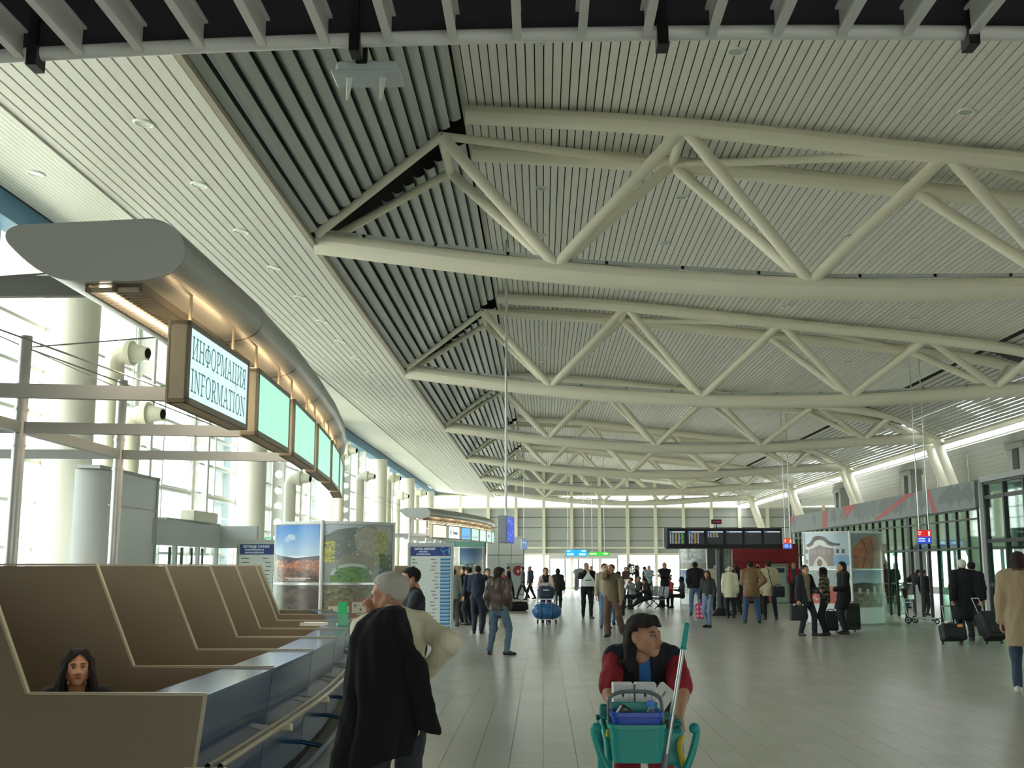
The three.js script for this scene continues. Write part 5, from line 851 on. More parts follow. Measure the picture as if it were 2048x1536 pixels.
const cleaner = person({ label: 'cleaner in a navy vest with red sleeves pushing a turquoise cleaning cart', x: 0.55, z: 6.43, h: 1.58, face: -2, look: 46, lean: 29, headUp: -0.05, fem: true, cell: 0.0105, headCell: 0.0034, handCell: 0.0036, skin: '#b08368', brow: '#2a1e18', hair: H('lob', '#1d1410'), neck: 0.078,
  top: { name: 'vest', color: '#12121c', hem: 0.1, bulk: 0.022, sleeveColor: '#8a1b26', cut: -0.22, open: 0.024, shirt: '#2b5f9e', collar: '#12121c', wide: 1 }, bottom: { color: '#7c1c28' }, arms: [{ to: [0.165, 1.05, 0.67], k: 'push', thumb: [-0.8, 0.3, 0.3], pole: [0.5, -0.5, -0.5] }, { to: [-0.175, 1.05, 0.67], k: 'push', thumb: [0.8, 0.3, 0.3], pole: [-0.5, -0.5, -0.5] }], feet: [[0.1, 0.16, 5], [-0.1, -0.22, -5]], folds: 0.007, wide: 1.08 });
const clerk = person({ label: 'dark-haired woman seated behind the near information desk, only her head showing', x: -2.97, z: 7.3, h: 1.68, face: 24, fem: true, hipY: 0.44, cell: 0.014, headCell: 0.0034, skin: '#c08a68', brow: '#241a15', hair: H('long', '#15100d'), headUp: 0, nod: -6,
  top: { name: 'blouse', color: '#121214', hem: 0.1, low: 1 }, arms: [[0.16, 0.7, 0.34], [-0.16, 0.7, 0.34]], feet: [[0.12, 0.42], [-0.12, 0.42]] });
const P = (label, x, z, face, o = {}) => person({ label, x, z, face, ...o });
const bookMan = P('man in a dark suit reading a navy book at the near desk', -1.3, 11.5, -70, { h: 1.72, nod: 14, hair: H('crop', '#1b1613'), top: { name: 'jacket', color: '#23262d', hem: 0.2 }, bottom: { color: '#23262c' }, arms: [{ to: [0.05, 1.2, 0.27], k: 'chest' }, { to: [-0.1, 1.16, 0.27], k: 'chest' }], headCell: 0.0055, cell: 0.013 });
P('man seen from behind in a brown leather jacket and blue jeans with pointed boots', -0.86, 22.35, 163, { h: 1.71, look: -28, hair: H('mop', '#2a201b'), top: { color: '#4b3a30', rough: 0.42, hem: 0.06, bulk: 0.03 }, bottom: { color: '#566d80', loose: 1.02 }, arms: ['pocket', 'pocket'], feet: [[0.19, 0.0, 8], [-0.17, 0.02, -75]], shoe: '#23222a', folds: 0.012, cell: 0.014 });
P('man seen from behind in a navy uniform with cargo trousers, left of the leather jacket', -1.66, 29.25, 172, { h: 1.74, hair: H('crop', '#1d1815'), top: { name: 'sweater', color: '#232a3d', hem: 0.05, bulk: 0.02 }, bottom: { color: '#262b39', loose: 1.14 }, arms: ['front', 'front'] });
P('person in a dark jacket with a pale collar beyond the navy uniformed man', -2.15, 33.4, -120, { h: 1.7, hair: H('short', '#15110f'), top: { color: '#1f2742', collar: '#d8dbe0' } });
P('woman in an olive brown jacket behind the navy uniformed man and the leather jacket', -1.6, 33.0, 15, { h: 1.66, fem: true, hair: H('mop', '#221b17'), top: { color: '#6a593a' } });
P('person in grey leaning at the right edge of the blue and white totem', -2.52, 32.6, -150, { h: 1.66, lean: 8, hair: H('short', '#1a1512'), top: { name: 'sweater', color: '#7f8580' }, bottom: { color: '#484c48' } });
P('man all in black facing the far information desk, right of the totem', -2.3, 33.7, -115, { h: 1.72, hair: H('crop', '#15110f'), top: { color: '#111216', hem: 0.16 }, bottom: { color: '#121317' }, arms: ['front', 'front'] });
P('person in a red top half hidden behind the brown leather jacket', -1.36, 38, 140, { h: 1.66, fem: true, hair: H('mop', '#1e1714'), top: { name: 'sweater', color: '#a12a2e' } });
P('man in a black suit standing before the fire hose cabinet', -1.75, 60.4, 80, { h: 1.7, lean: -6, top: { color: '#131417', hem: 0.2 }, bottom: { color: '#131417' }, feet: [[0.12, 0.2], [-0.08, -0.05]] });
P('man in a grey tracksuit jacket striding past the white cabin, the left of two walkers', -1.03, 59.6, -80, { h: 1.68, top: { color: '#3c4046' }, bottom: { color: '#1f2126' }, feet: WALK(1.7) });
P('bald man in dark clothes striding past the white cabin, the right of two walkers', -0.62, 58.4, -60, { h: 1.74, hair: H('bald', '#5b4a3e'), top: { color: '#26282c', hem: 0.16 }, bottom: { color: '#1d1f24' }, feet: WALK(1.6) });
const trolleyWoman = P('woman in a white and red jacket pushing the luggage trolley with blue bags', 0.1, 34.7, 0, { h: 1.68, fem: true, hair: H('mop', '#241b16'), top: { color: '#d7cfcd', open: 0.07, shirt: '#17161a', bulk: 0.02, sleeveColor: '#c9a9a8' }, arms: ['push', 'push'], bottom: { color: '#39414d' } });
P('person in dark clothes walking away behind the trolley woman, to her right', 0.57, 42.7, 176, { h: 1.64, hair: H('mop', '#1b1614'), top: { color: '#26241f', hem: 0.2 }, bottom: { color: '#1b1b1d' }, feet: WALK(0.6) });
const bagMan = P('tall man in black walking towards the camera with a white carrier bag', 1.45, 37.9, 4, { h: 1.84, hair: H('crop', '#15110f'), top: { name: 'sweater', color: '#131419' }, bottom: { color: '#121318' }, arms: ['down', { to: [-0.02, 1.42, 0.22], k: 'chest', pole: [-1, -0.7, 0] }], feet: [[0.12, 0.16, 25], [-0.1, -0.1, -6]] });
P('distant dark figure at the end doors, right of the man with the carrier bag', 2.55, 60, 0, { h: 1.72, top: { color: '#1a1b1f' } });
const phoneMan = P('man in a brown vest and brown trousers walking and talking on a phone', 1.69, 28.0, -22, { h: 1.78, look: -12, hair: H('crop', '#3a2a20'), skin: '#b5876a', top: { name: 'vest', color: '#655a46', sleeveColor: '#8a7a60', hem: 0.1, bulk: 0.022, collar: '#655a46' }, bottom: { color: '#594639', loose: 1.16, flare: 0.075 }, arms: ['down', 'phone'], feet: [[0.24, -0.1, 20, 0.03], [-0.07, 0.12, -10]], shoe: '#3a241c' });
P('person in a beige top and jeans hidden behind the man on the phone', 1.72, 31.8, 10, { h: 1.8, top: { name: 'sweater', color: '#a29a84' }, bottom: { color: '#5d7894' } });
const stoop = P('stooping dark-haired person in jeans just right of the man on the phone', 2.14, 33.6, 150, { h: 1.6, lean: 16, hair: H('mop', '#14110f'), top: { color: '#5c6672' }, bottom: { color: '#3e5a7c' } });
// waiting group in the middle distance
P('person in a black coat slumped on the bench with legs stretched to the left', 4.25, 45.8, -78, { h: 1.7, hipY: 0.5, lean: 14, nod: 18, hair: H('mop', '#2e1c14'), top: { color: '#0f0f12', bulk: 0.035, hem: 0.05 }, bottom: { color: '#17181c' }, feet: [[0.12, 0.85, 0], [-0.1, 0.72, 0]], arms: ['front', 'front'].map((k, i) => ({ to: [i ? -0.1 : 0.1, 0.72, 0.3], k })) });
P('person in a grey top reading a white newspaper on the bench', 3.65, 46.6, -60, { h: 1.7, hipY: 0.5, lean: 6, top: { name: 'sweater', color: '#9aa0a0' }, bottom: { color: '#26282e' }, feet: [[0.12, 0.5], [-0.12, 0.5]], arms: [{ to: [0.2, 0.95, 0.4], k: 'front' }, { to: [-0.2, 0.95, 0.4], k: 'front' }] });
P('grey-haired person seated on the bench behind the black coat', 4.05, 47.9, -70, { h: 1.74, hipY: 0.5, hair: H('crop', '#77736a'), top: { color: '#2c2a2c' }, feet: [[0.12, 0.45], [-0.12, 0.45]], arms: [[0.15, 0.68, 0.3], [-0.15, 0.68, 0.3]] });
P('tall man in a dark suit standing with crossed arms by the bench', 5.0, 46.9, -3, { h: 1.88, hair: H('crop', '#1d1612'), top: { color: '#14161b', hem: 0.2 }, bottom: { color: '#131418' }, arms: ['cross', 'cross'] });
P('woman with dark hair seated right of the crossed-arm man, turned left', 5.75, 47.3, -85, { h: 1.7, hipY: 0.52, fem: true, hair: H('long', '#15110f'), top: { color: '#3c4148' }, feet: [[0.12, 0.48], [-0.12, 0.42]], arms: [[0.12, 0.75, 0.32], [-0.12, 0.75, 0.32]] });
P('seated person in a red top behind the crossed-arm man', 5.4, 48.6, -60, { h: 1.7, hipY: 0.5, top: { name: 'sweater', color: '#a8302c' }, feet: [[0.12, 0.45], [-0.12, 0.45]], arms: [[0.12, 0.75, 0.32], [-0.12, 0.75, 0.32]] });
P('woman in a patterned brown top standing by the potted tree', 4.5, 62, 30, { h: 1.68, fem: true, hair: H('mop', '#3a2620'), top: { color: '#5c4038' } });
P('man in black standing against the bright end glass, right of the potted tree', 5.0, 60.5, 70, { h: 1.78, top: { color: '#141519', hem: 0.2 } });
P('short figure in black between two standing people by the end glass', 5.65, 63.5, 100, { h: 1.7, top: { color: '#18191d' } });
P('man in a light blue shirt with folded arms by the end glass', 5.45, 58.6, 0, { h: 1.76, hair: H('crop', '#5b4a3f'), top: { name: 'shirt_top', color: '#8fa3a8', bulk: 0.02 }, arms: ['cross', 'cross'] });
// group under the flight display
P('man in a black bomber jacket and blue jeans left of the display post', 5.33, 40.0, 176, { h: 1.87, nod: 8, hair: H('short', '#14110f'), top: { color: '#131416', hem: 0.06, bulk: 0.045 }, bottom: { color: '#557390', loose: 1.04 }, arms: ['pocket', 'pocket'], feet: [[0.17, 0, 5], [-0.17, 0, -12]], wide: 1.08 });
const girl = P('slim woman with long hair, dark jacket and jeans carrying a pink bag', 4.66, 32.4, -28, { h: 1.6, fem: true, hair: H('long', '#2e1a14'), top: { color: '#37373a', hem: 0.14 }, bottom: { color: '#71839a' }, arms: ['pocket', 'carry'], feet: [[0.06, 0.05, 0], [-0.05, -0.02, -30]], heel: true });
P('elderly man in a beige jacket half hidden by the display post', 6.5, 43, 165, { h: 1.78, hair: H('crop', '#a39c8e'), top: { color: '#a69d84', bulk: 0.03 } });
P('man in black looking up behind the white jacket, right of the display post', 7.25, 43.2, 200, { h: 1.82, hair: H('crop', '#5a4436'), top: { color: '#1b1c20' } });
P('white-haired person seen from behind in a pale cream jacket and black trousers', 6.2, 38.0, 168, { h: 1.72, hair: H('crop', '#c9c2b2'), top: { color: '#cfccae', hem: 0.24, bulk: 0.035 }, bottom: { color: '#17181b' } });
P('broad man seen from behind in a tan leather jacket and blue jeans', 6.3, 34.7, 176, { h: 1.88, hair: H('crop', '#1c1613'), top: { color: '#7a5d3a', hem: 0.2, bulk: 0.04, rough: 0.6 }, bottom: { color: '#3c5877', loose: 1.15 }, arms: ['front', 'hip'], feet: [[0.2, 0, 10], [-0.2, 0.02, -14]], wide: 1.12 });
P('dark-haired woman between the cream jacket and the tan jacket', 6.95, 41, 190, { h: 1.72, fem: true, hair: H('mop', '#120f0e'), top: { color: '#1c1c1f' } });
P('man with thinning hair behind the tan leather jacket', 7.75, 41.3, 150, { h: 1.8, hair: H('bald', '#2e2721'), top: { color: '#4d463c' } });
const beigeMan = P('man seen from behind in a light beige jacket with a black shoulder bag', 7.3, 37.0, 184, { h: 1.9, hair: H('short', '#17130f'), top: { color: '#b3aa88', hem: 0.24, bulk: 0.035 }, bottom: { color: '#17171a' }, feet: [[0.16, 0, 8], [-0.18, 0.03, -25]], wide: 1.05 });
P('man in a red jacket standing before the red kiosk', 11.3, 51.6, -20, { h: 1.9, hair: H('crop', '#6a5a4c'), top: { color: '#8f1f2a', open: 0.06, shirt: '#4a4a48' } });
P('dark figure with black hair just right of the red jacket', 11.2, 48.6, -60, { h: 1.9, hair: H('short', '#12100f'), top: { color: '#1a1b20' } });
P('dark figure close to the near edge of the house poster stand', 10.6, 45.2, 20, { h: 1.86, hair: H('short', '#14110f'), top: { color: '#1f2126' } });
// trio before the house poster
const caseMan = P('man in an open dark suit and beige shirt holding a grey briefcase', 6.5, 28.55, 32, { h: 1.76, hair: H('crop', '#2b1f19'), top: { color: '#23272e', hem: 0.22, open: 0.075, shirt: '#857a60', bulk: 0.024 }, bottom: { color: '#25292f', loose: 1.08 }, arms: [{ to: [0.2, 1.1, 0.3], k: 'front' }, 'carry'], feet: [[0.17, 0.1, 15], [-0.13, -0.06, -8]], nod: 8 });
P('woman with long black hair in an olive striped jacket, between the two dark men', 7.0, 28.6, -110, { h: 1.7, fem: true, hair: H('long', '#100e0d'), top: { color: '#6d6644', bands: '#1f1d16', bulk: 0.04, hem: 0.12 }, bottom: { color: '#141417' }, arms: [{ to: [0.1, 1.1, 0.3], k: 'front' }, 'down'] });
P('tall man in a long black coat facing left before the house poster', 7.66, 29.3, -84, { h: 1.84, hair: H('mop', '#15110f'), top: { name: 'coat', color: '#0f0f12', hem: 0.34, bulk: 0.035, collar: '#0f0f12' }, bottom: { color: '#15161b' }, arms: ['front', 'down'] });
// gate hall and right foreground
P('person in a dark green jacket seen through the gate glass, right of the poster stand', 15.6, 51.2, 150, { h: 1.82, hair: H('crop', '#15110f'), top: { color: '#3c4a3e', bulk: 0.03 }, arms: ['front', 'front'] });
P('thin dark figure behind the green jacket at the gate', 15.85, 53.4, 170, { h: 1.85, hair: H('crop', '#15110f'), top: { color: '#17191b' } });
P('person in jeans and a black jacket leaning far forward at the gate barrier', 14.9, 47.3, 62, { h: 1.84, lean: 48, hair: H('short', '#15110f'), top: { color: '#141519', bulk: 0.03 }, bottom: { color: '#2c4668' }, arms: [{ to: [0.15, 1.06, 0.62], k: 'front' }, { to: [-0.15, 1.06, 0.62], k: 'front' }], feet: [[0.1, -0.08], [-0.1, 0.06]] });
P('small dark-haired figure at the gate counter, left of the white-haired man', 13.4, 40.5, 120, { h: 1.6, hair: H('crop', '#3a2e26'), top: { color: '#1a1b1e' } });
const whiteHair = P('white-haired person in a long black coat pulling two black suitcases', 9.62, 26.4, 176, { h: 1.88, hair: H('short', '#d2cec2'), top: { name: 'coat', color: '#121418', hem: 0.46, bulk: 0.04, skirt: 0.19 }, bottom: { color: '#141518' }, arms: ['pull', 'pull'], feet: WALK(0.5), wide: 1.08 });
P('dark-haired companion in black just beyond the white-haired person', 10.5, 28.2, 170, { h: 1.84, hair: H('short', '#1a1512'), top: { color: '#15171a', bulk: 0.03 }, feet: WALK(0.4) });
P('tall person in a beige coat and jeans walking away at the right edge', 6.5, 15.75, 158, { h: 1.93, hair: H('mop', '#2a1b17'), top: { name: 'coat', color: '#9c8768', hem: 0.36, bulk: 0.035, skirt: 0.185, collar: '#4a3a2c' }, bottom: { color: '#36445a' }, feet: [[0.1, 0.12, 2], [-0.1, -0.2, -6, 0.02]], shoe: '#c9c4b8', cell: 0.014 });

// ---------------------------------------------------------------- what they carry
{ // coat slung over the shoulder: a folded sheet of thick cloth hanging down the back
  const t = thing('coat', 'long black coat hanging down the back of the grey-haired man', 'coat', [-0.95, 0.55, -6.1]);
  const rows = [[0.935, 0.13, 0.02, 0.1, 0.22], [0.915, 0.11, 0.085, 0.12, 0.19], [0.85, 0.085, 0.14, 0.13, 0.13], [0.77, 0.08, 0.17, 0.12, 0.07], [0.61, 0.09, 0.185, 0.11, 0.03], [0.42, 0.1, 0.2, 0.1, 0.02], [0.26, 0.075, 0.208, 0.1, 0], [0.18, 0.055, 0.207, 0.095, 0], [0.125, 0.05, 0.203, 0.088, 0]];
  const N = 72, rings = [];
  for (let i = 0; i <= 60; i++) { const q = i / 60 * (rows.length - 1), a = rows[Math.floor(q)], b = rows[Math.min(rows.length - 1, Math.floor(q) + 1)], f = q - Math.floor(q), [y, cx, hw, hd, fw] = a.map((v, k) => lerp(v, b[k], f)), ring = [];
    for (let j = 0; j < N; j++) { const t2 = j / N * Math.PI * 2, low = 1 - y, fold = 0.012 * low * (Math.sin(t2 * 7 + y * 2) + 0.7 * Math.sin(t2 * 13 + 1 - y * 3)) + 0.012 * noise3(Math.cos(t2) * 1.6, y * 2.2, Math.sin(t2) * 1.6); const c = Math.cos(t2), s = Math.sin(t2); ring.push([cx + c * (hw + fold), y + Math.max(0, (i - 34) / 26) * 0.06 * c - (i === 60 ? 0.01 * Math.sin(t2 * 5) : 0.0), s * (hd + fold) - fw * 0.9]); }
    rings.push(ring); }
  part('coat_body', smooth(sweep(rings)), M('#0b0b0d', 0.97), t);
  const f = new Field([0.0, 0.1, -0.2], [0.62, 0.95, 0.2], 0.01, 60); f.capsule([0.17, 0.8, -0.02], [0.275, 0.6, 0.02], 0.05, 0.066, [0, 0, 1, 1.3]).capsule([0.275, 0.6, 0.02], [0.37, 0.24, 0.02], 0.066, 0.056, [0, 0, 1, 1.3]);
  part('sleeve', ruffle(f.mesh((x, y, z, d) => Math.max(d, 0.35 - 0.16 * x - y)), 12, 0.007), M('#0b0b0d', 0.97), t);
  const l = new Field([-0.5, -0.1, -0.2], [0.2, 0.6, 0.2], 0.01, 60); l.capsule([-0.05, 0.45, 0.02], [-0.1, 0.14, 0.04], 0.05, 0.06, [0, 0, 1, 1.6]).capsule([-0.02, 0.3, 0.04], [-0.06, 0.07, 0.05], 0.05, 0.055, [0, 0, 1, 1.6]);
  part('front_flap', ruffle(l.mesh((x, y, z, d) => Math.max(d, 0.085 - y - 0.05 * (x > -0.09) )), 12, 0.007), M('#0b0b0d', 0.97), t);
}
function suitcase(label, x, z, w, h, d, color, turn, tilt, group) {
  const t = thing('suitcase', label, 'suitcase', [x, 0, -z], turn), q = (g) => g.rotateX(tilt).translate(0, 0.03 + Math.sin(Math.abs(tilt)) * d / 2, 0), y0 = 0.03;
  part('shell', q(rbox(w, h, d, 0.05, 0, y0 + h / 2, 0, 0, 0, 0, 4)), M(color, 0.7), t); part('front_pocket', q(rbox(w * 0.82, h * 0.6, 0.05, 0.02, 0, y0 + h * 0.42, d / 2)), M(color, 0.75), t);
  part('zip_band', q(rbox(w + 0.006, h * 0.96, 0.02, 0.008, 0, y0 + h / 2, d * 0.2)), M('#2b2c2e', 0.5), t);
  for (const s of [-1, 1]) part('wheel', q(new THREE.CylinderGeometry(0.035, 0.035, 0.03, 16).rotateZ(Math.PI / 2).translate(s * (w / 2 - 0.05), 0.005, -d / 2 + 0.03)), M('#111113', 0.5), t);
  part('top_grip', q(pipe([[-0.08, y0 + h, 0], [-0.06, y0 + h + 0.035, 0], [0.06, y0 + h + 0.035, 0], [0.08, y0 + h, 0]], 0.012, 16, 8)), M('#18181a', 0.6), t);
  if (tilt) part('pull_handle', q(mg([rod([-0.09, y0 + h, -d / 2 + 0.03], [-0.09, y0 + h + 0.42, -d / 2 + 0.03], 0.008), rod([0.09, y0 + h, -d / 2 + 0.03], [0.09, y0 + h + 0.42, -d / 2 + 0.03], 0.008), rod([-0.1, y0 + h + 0.42, -d / 2 + 0.03], [0.1, y0 + h + 0.42, -d / 2 + 0.03], 0.014)])), STEEL, t);
  return t;
}
{ const a = suitcase('squat black wheeled case with an orange tag behind the white-haired person', 8.95, 25.3, 0.52, 0.36, 0.3, '#101114', 0.1, -0.25); part('luggage_tag', rbox(0.12, 0.06, 0.02, 0.008, 0.1, 0.42, 0.1, 0, -0.4), M('#d08a4a', 0.6), a);
  suitcase('tall black wheeled suitcase tilted right of the squat black case', 9.9, 25.35, 0.5, 0.62, 0.3, '#0e0f11', 0.35, -0.5);
  suitcase('upright dark suitcase with ribbed sides standing behind the long black coat', 8.05, 30.2, 0.42, 0.68, 0.28, '#1d2220', 0.3, 0);
  suitcase('small black cabin case at the feet of the woman in the striped jacket', 7.42, 29.75, 0.34, 0.5, 0.24, '#141517', -0.2, 0); }
function bag(name, label, cat, at, w, h, d, color, opts = {}) {
  const t = thing(name, label, cat, at, opts.turn ?? 0);
  part('bag_body', rbox(w, h, d, Math.min(w, h, d) * 0.3, 0, h / 2, 0, 0, 0, 0, 4), M(color, opts.rough ?? 0.7), t);
  if (opts.flap) part('flap', rbox(w * 0.96, h * 0.5, d + 0.02, 0.02, 0, h * 0.72, 0), M(opts.flap, 0.65), t);
  part('grip', pipe([[-w * 0.2, h - 0.01, 0], [-w * 0.16, h + (opts.grip ?? 0.05), 0], [w * 0.16, h + (opts.grip ?? 0.05), 0], [w * 0.2, h - 0.01, 0]], 0.009, 16, 8), M(opts.gripColor ?? '#151517', 0.6), t);
  return t;
}
{ const h = caseMan.hand[1]; const b = bag('briefcase', 'dark grey soft briefcase with bright clasps held by the man in the open suit', 'briefcase', [h[0] - 0.02, h[1] - 0.43, h[2]], 0.4, 0.38, 0.12, '#2c2e31', { turn: 0.3 }); for (const s of [-1, 1]) part('clasp', rbox(0.04, 0.03, 0.02, 0.008, s * 0.12, 0.38, 0.06), M('#e6e8ea', 0.2, 0.8), b); }
{ const h = girl.hand[1]; const b = bag('shopping_bag', 'pink and purple patterned shopping bag held by the slim woman', 'bag', [h[0] + 0.05, h[1] - 0.5, h[2] + 0.05], 0.32, 0.42, 0.1, '#b03a6a', { turn: -0.3 }); const r = []; for (let i = 0; i < 9; i++) r.push(rbox(0.05, 0.07, 0.012, 0.005, -0.11 + (i % 3) * 0.11, 0.08 + Math.floor(i / 3) * 0.12, 0.052, 0, 0, i)); part('pattern_patch', r, M('#e2a3b4', 0.6), b); }
{ const h = bagMan.hand[1]; const t = thing('carrier_bag', 'white plastic carrier bag hanging from the raised hand of the man in black', 'bag', [h[0], h[1] - 0.5, h[2] + 0.04]);
  part('bag_body', sweep([[0.0, 0.2, 0.06], [0.1, 0.215, 0.07], [0.24, 0.18, 0.06], [0.36, 0.08, 0.035], [0.46, 0.03, 0.02]].map(([y, w, d]) => Array.from({ length: 20 }, (_, j) => { const a = j / 20 * 6.283; return [Math.cos(a) * w * (1 + 0.05 * Math.sin(a * 5)), y, Math.sin(a) * d]; }))), M('#d4dad6', 0.45), t);
  part('loop', pipe([[-0.025, 0.44, 0], [-0.02, 0.5, 0], [0.02, 0.5, 0], [0.025, 0.44, 0]], 0.01, 12, 8), M('#d4dad6', 0.45), t); part('print', rbox(0.2, 0.035, 0.006, 0.002, 0, 0.2, 0.068), M('#4d5a56', 0.6), t);
  const c = thing('folded_jacket', 'pale grey jacket hung over the shoulder of the man with the carrier bag', 'jacket', [bagMan.shoulder[1][0] - 0.03, 0.85, bagMan.shoulder[1][2] + 0.02]); const f = new Field([-0.25, -0.05, -0.25], [0.25, 0.85, 0.25], 0.02, 60); f.capsule([0.05, 0.68, 0], [-0.1, 0.66, 0.02], 0.1, 0.1).capsule([-0.09, 0.66, 0.06], [-0.12, 0.1, 0.05], 0.075, 0.07, [0, 0, 1, 1.5]); part('jacket_cloth', ruffle(f.mesh(), 12, 0.008), M('#8f9498', 0.8), c); part('lining', rbox(0.05, 0.4, 0.03, 0.012, -0.13, 0.35, 0.11), M('#75797e', 0.8), c); }
{ const p = phoneMan.hand[1]; const t = thing('mobile_phone', 'small dark mobile phone at the ear of the man in the brown vest', 'phone', [p[0], p[1] - 0.05, p[2]]); part('case', rbox(0.025, 0.12, 0.05, 0.008, 0, 0.06, 0), M('#1a1c20', 0.35), t); part('keypad', rbox(0.004, 0.05, 0.036, 0.001, 0.013, 0.035, 0), M('#3a3d42', 0.4), t); }
{ const b = bag('shoulder_bag', 'black shoulder bag on the right hip of the man in the light beige jacket', 'bag', [beigeMan.g.position.x + 0.22, 0.72, -36.75], 0.42, 0.34, 0.14, '#15161a', { flap: '#1b1d22', turn: 0.2 }); part('strap', pipe([[-0.18, 0.33, 0.0], [-0.28, 0.6, 0.06], [-0.32, 0.86, 0.02], [-0.25, 0.92, -0.2]], 0.014, 20, 8), M('#141518', 0.6), b); }
{ const b = bag('shoulder_bag', 'black bag hanging low beside the stooping person in jeans', 'bag', [2.2, 0.28, -33.2], 0.34, 0.5, 0.16, '#101114', { flap: '#15161a', turn: 0.4 }); part('strap', pipe([[-0.12, 0.48, 0], [-0.14, 0.8, -0.05], [-0.05, 1.08, -0.2], [0.1, 0.8, -0.05], [0.12, 0.48, 0]], 0.014, 20, 8), M('#141518', 0.6), b); }
{ const b = bag('holdall', 'black holdall on the floor behind the brown leather jacket', 'bag', [-0.98, 0, -43.8], 0.78, 0.36, 0.36, '#0f1012', { flap: '#131416', turn: 0.2, grip: 0.08 }); part('end_pocket', rbox(0.06, 0.22, 0.26, 0.02, 0.39, 0.16, 0), M('#16171a', 0.7), b); }
{ const t = thing('book', 'navy blue book held by the man in the dark suit', 'book', [bookMan.hand[0][0] + 0.0, bookMan.hand[0][1] - 0.02, bookMan.hand[0][2] + 0.02], 0.3); part('cover', rbox(0.19, 0.014, 0.14, 0.004, 0.02, 0.02, 0.03, 0, 0.85), M('#1c2a4a', 0.5), t); part('pages', box(0.18, 0.012, 0.13, 0.02, 0.032, 0.035, 0, 0.85), M('#e2ddcf', 0.8), t); }
{ const t = thing('newspaper', 'open white newspaper in the hands of the seated reader', 'newspaper', [3.28, 0.8, -46.3], -1.0); part('left_page', box(0.3, 0.38, 0.008, -0.15, 0.19, 0, 0.25, -0.4), M('#d8d6cc', 0.8), t); part('right_page', box(0.3, 0.38, 0.008, 0.15, 0.19, 0, -0.25, -0.4), M('#d2d0c6', 0.8), t); }
function luggageTrolley(label, x, z, turn) {
  const t = thing('luggage_trolley', label, 'luggage trolley', [x, 0, -z], turn), S = M('#c3c8c6', 0.3, 0.6);
  for (const s of [-1, 1]) { part('side_tube', pipe([[s * 0.25, 0.16, 0.45], [s * 0.27, 0.18, -0.3], [s * 0.27, 0.5, -0.42], [s * 0.27, 0.98, -0.5]], 0.018, 24, 8, 0.2), S, t); part('wheel', [new THREE.TorusGeometry(0.085, 0.022, 8, 20).rotateY(Math.PI / 2).translate(s * 0.27, 0.107, -0.34), new THREE.CylinderGeometry(0.03, 0.03, 0.05, 10).rotateZ(Math.PI / 2).translate(s * 0.27, 0.107, -0.34)], M('#1a1b1d', 0.5), t); }
  part('wheel', [new THREE.TorusGeometry(0.06, 0.02, 8, 18).rotateY(Math.PI / 2).translate(0, 0.08, 0.42), rod([0, 0.08, 0.42], [0, 0.18, 0.4], 0.015)], M('#1a1b1d', 0.5), t);
  part('deck', [0, 1, 2, 3].map((i) => box(0.5, 0.02, 0.05, 0, 0.17, -0.25 + i * 0.22)), S, t); part('push_bar', rod([-0.3, 0.99, -0.5], [0.3, 0.99, -0.5], 0.022), M('#2a2c2e', 0.6), t);
  part('basket', [box(0.5, 0.02, 0.16, 0, 0.72, -0.4), box(0.5, 0.12, 0.015, 0, 0.78, -0.33), rod([-0.27, 0.62, -0.44], [0.27, 0.62, -0.44], 0.015)], S, t); return t;
}
luggageTrolley('luggage trolley carrying a big blue bag, pushed by the woman in white and red', 0.12, 33.75, 0);
{ const t = thing('travel_bag', 'big shiny blue rounded travel bag lying across the luggage trolley', 'bag', [0.12, 0.18, -33.35]); const f = new Field([-0.5, -0.05, -0.32], [0.5, 0.52, 0.32], 0.02, 40); f.capsule([-0.2, 0.22, 0], [0.2, 0.22, 0], 0.225, 0.225, [0, 1, 0, 1.04]); part('bag_body', ruffle(f.mesh((x, y, z, d) => Math.max(d, 0.01 - y)), 7, 0.01), M('#2d5f8e', 0.3), t);
  part('strap', [-0.16, 0.16].map((x) => new THREE.TorusGeometry(0.232, 0.014, 6, 28).rotateY(Math.PI / 2).translate(x, 0.22, 0)), M('#1b2c40', 0.5), t); part('luggage_tag', rbox(0.16, 0.06, 0.012, 0.004, 0.09, 0.35, 0.16, 0, -0.6, 0.6), M('#b98a3c', 0.6), t);
  const b = thing('backpack', 'dark blue backpack standing on the trolley behind the big blue bag', 'backpack', [0.1, 0.74, -34.1]); part('bag_body', rbox(0.46, 0.36, 0.2, 0.08, 0, 0.18, 0, 0, 0, 0, 4), M('#28374c', 0.6), b); part('front_pocket', rbox(0.3, 0.2, 0.06, 0.03, 0, 0.13, 0.11), M('#223044', 0.6), b); part('white_label', rbox(0.16, 0.05, 0.01, 0.004, 0, 0.25, 0.105), M('#b9bcb8', 0.6), b);
  const c = thing('folded_cloth', 'bundle of pale cloth on top of the dark blue backpack', 'cloth', [0.1, 1.1, -34.1]); const g = new Field([-0.25, -0.04, -0.15], [0.25, 0.16, 0.15], 0.015, 60); g.ball([0, 0.05, 0], [0.18, 0.06, 0.09]); part('cloth', ruffle(g.mesh(), 16, 0.014), M('#b4b2a6', 0.9), c); part('fold', rbox(0.2, 0.02, 0.04, 0.009, 0.02, 0.105, 0.03), M('#9a988c', 0.9), c); }
luggageTrolley('empty steel luggage trolley standing left of the white-haired person', 11.35, 34.6, 0.9);
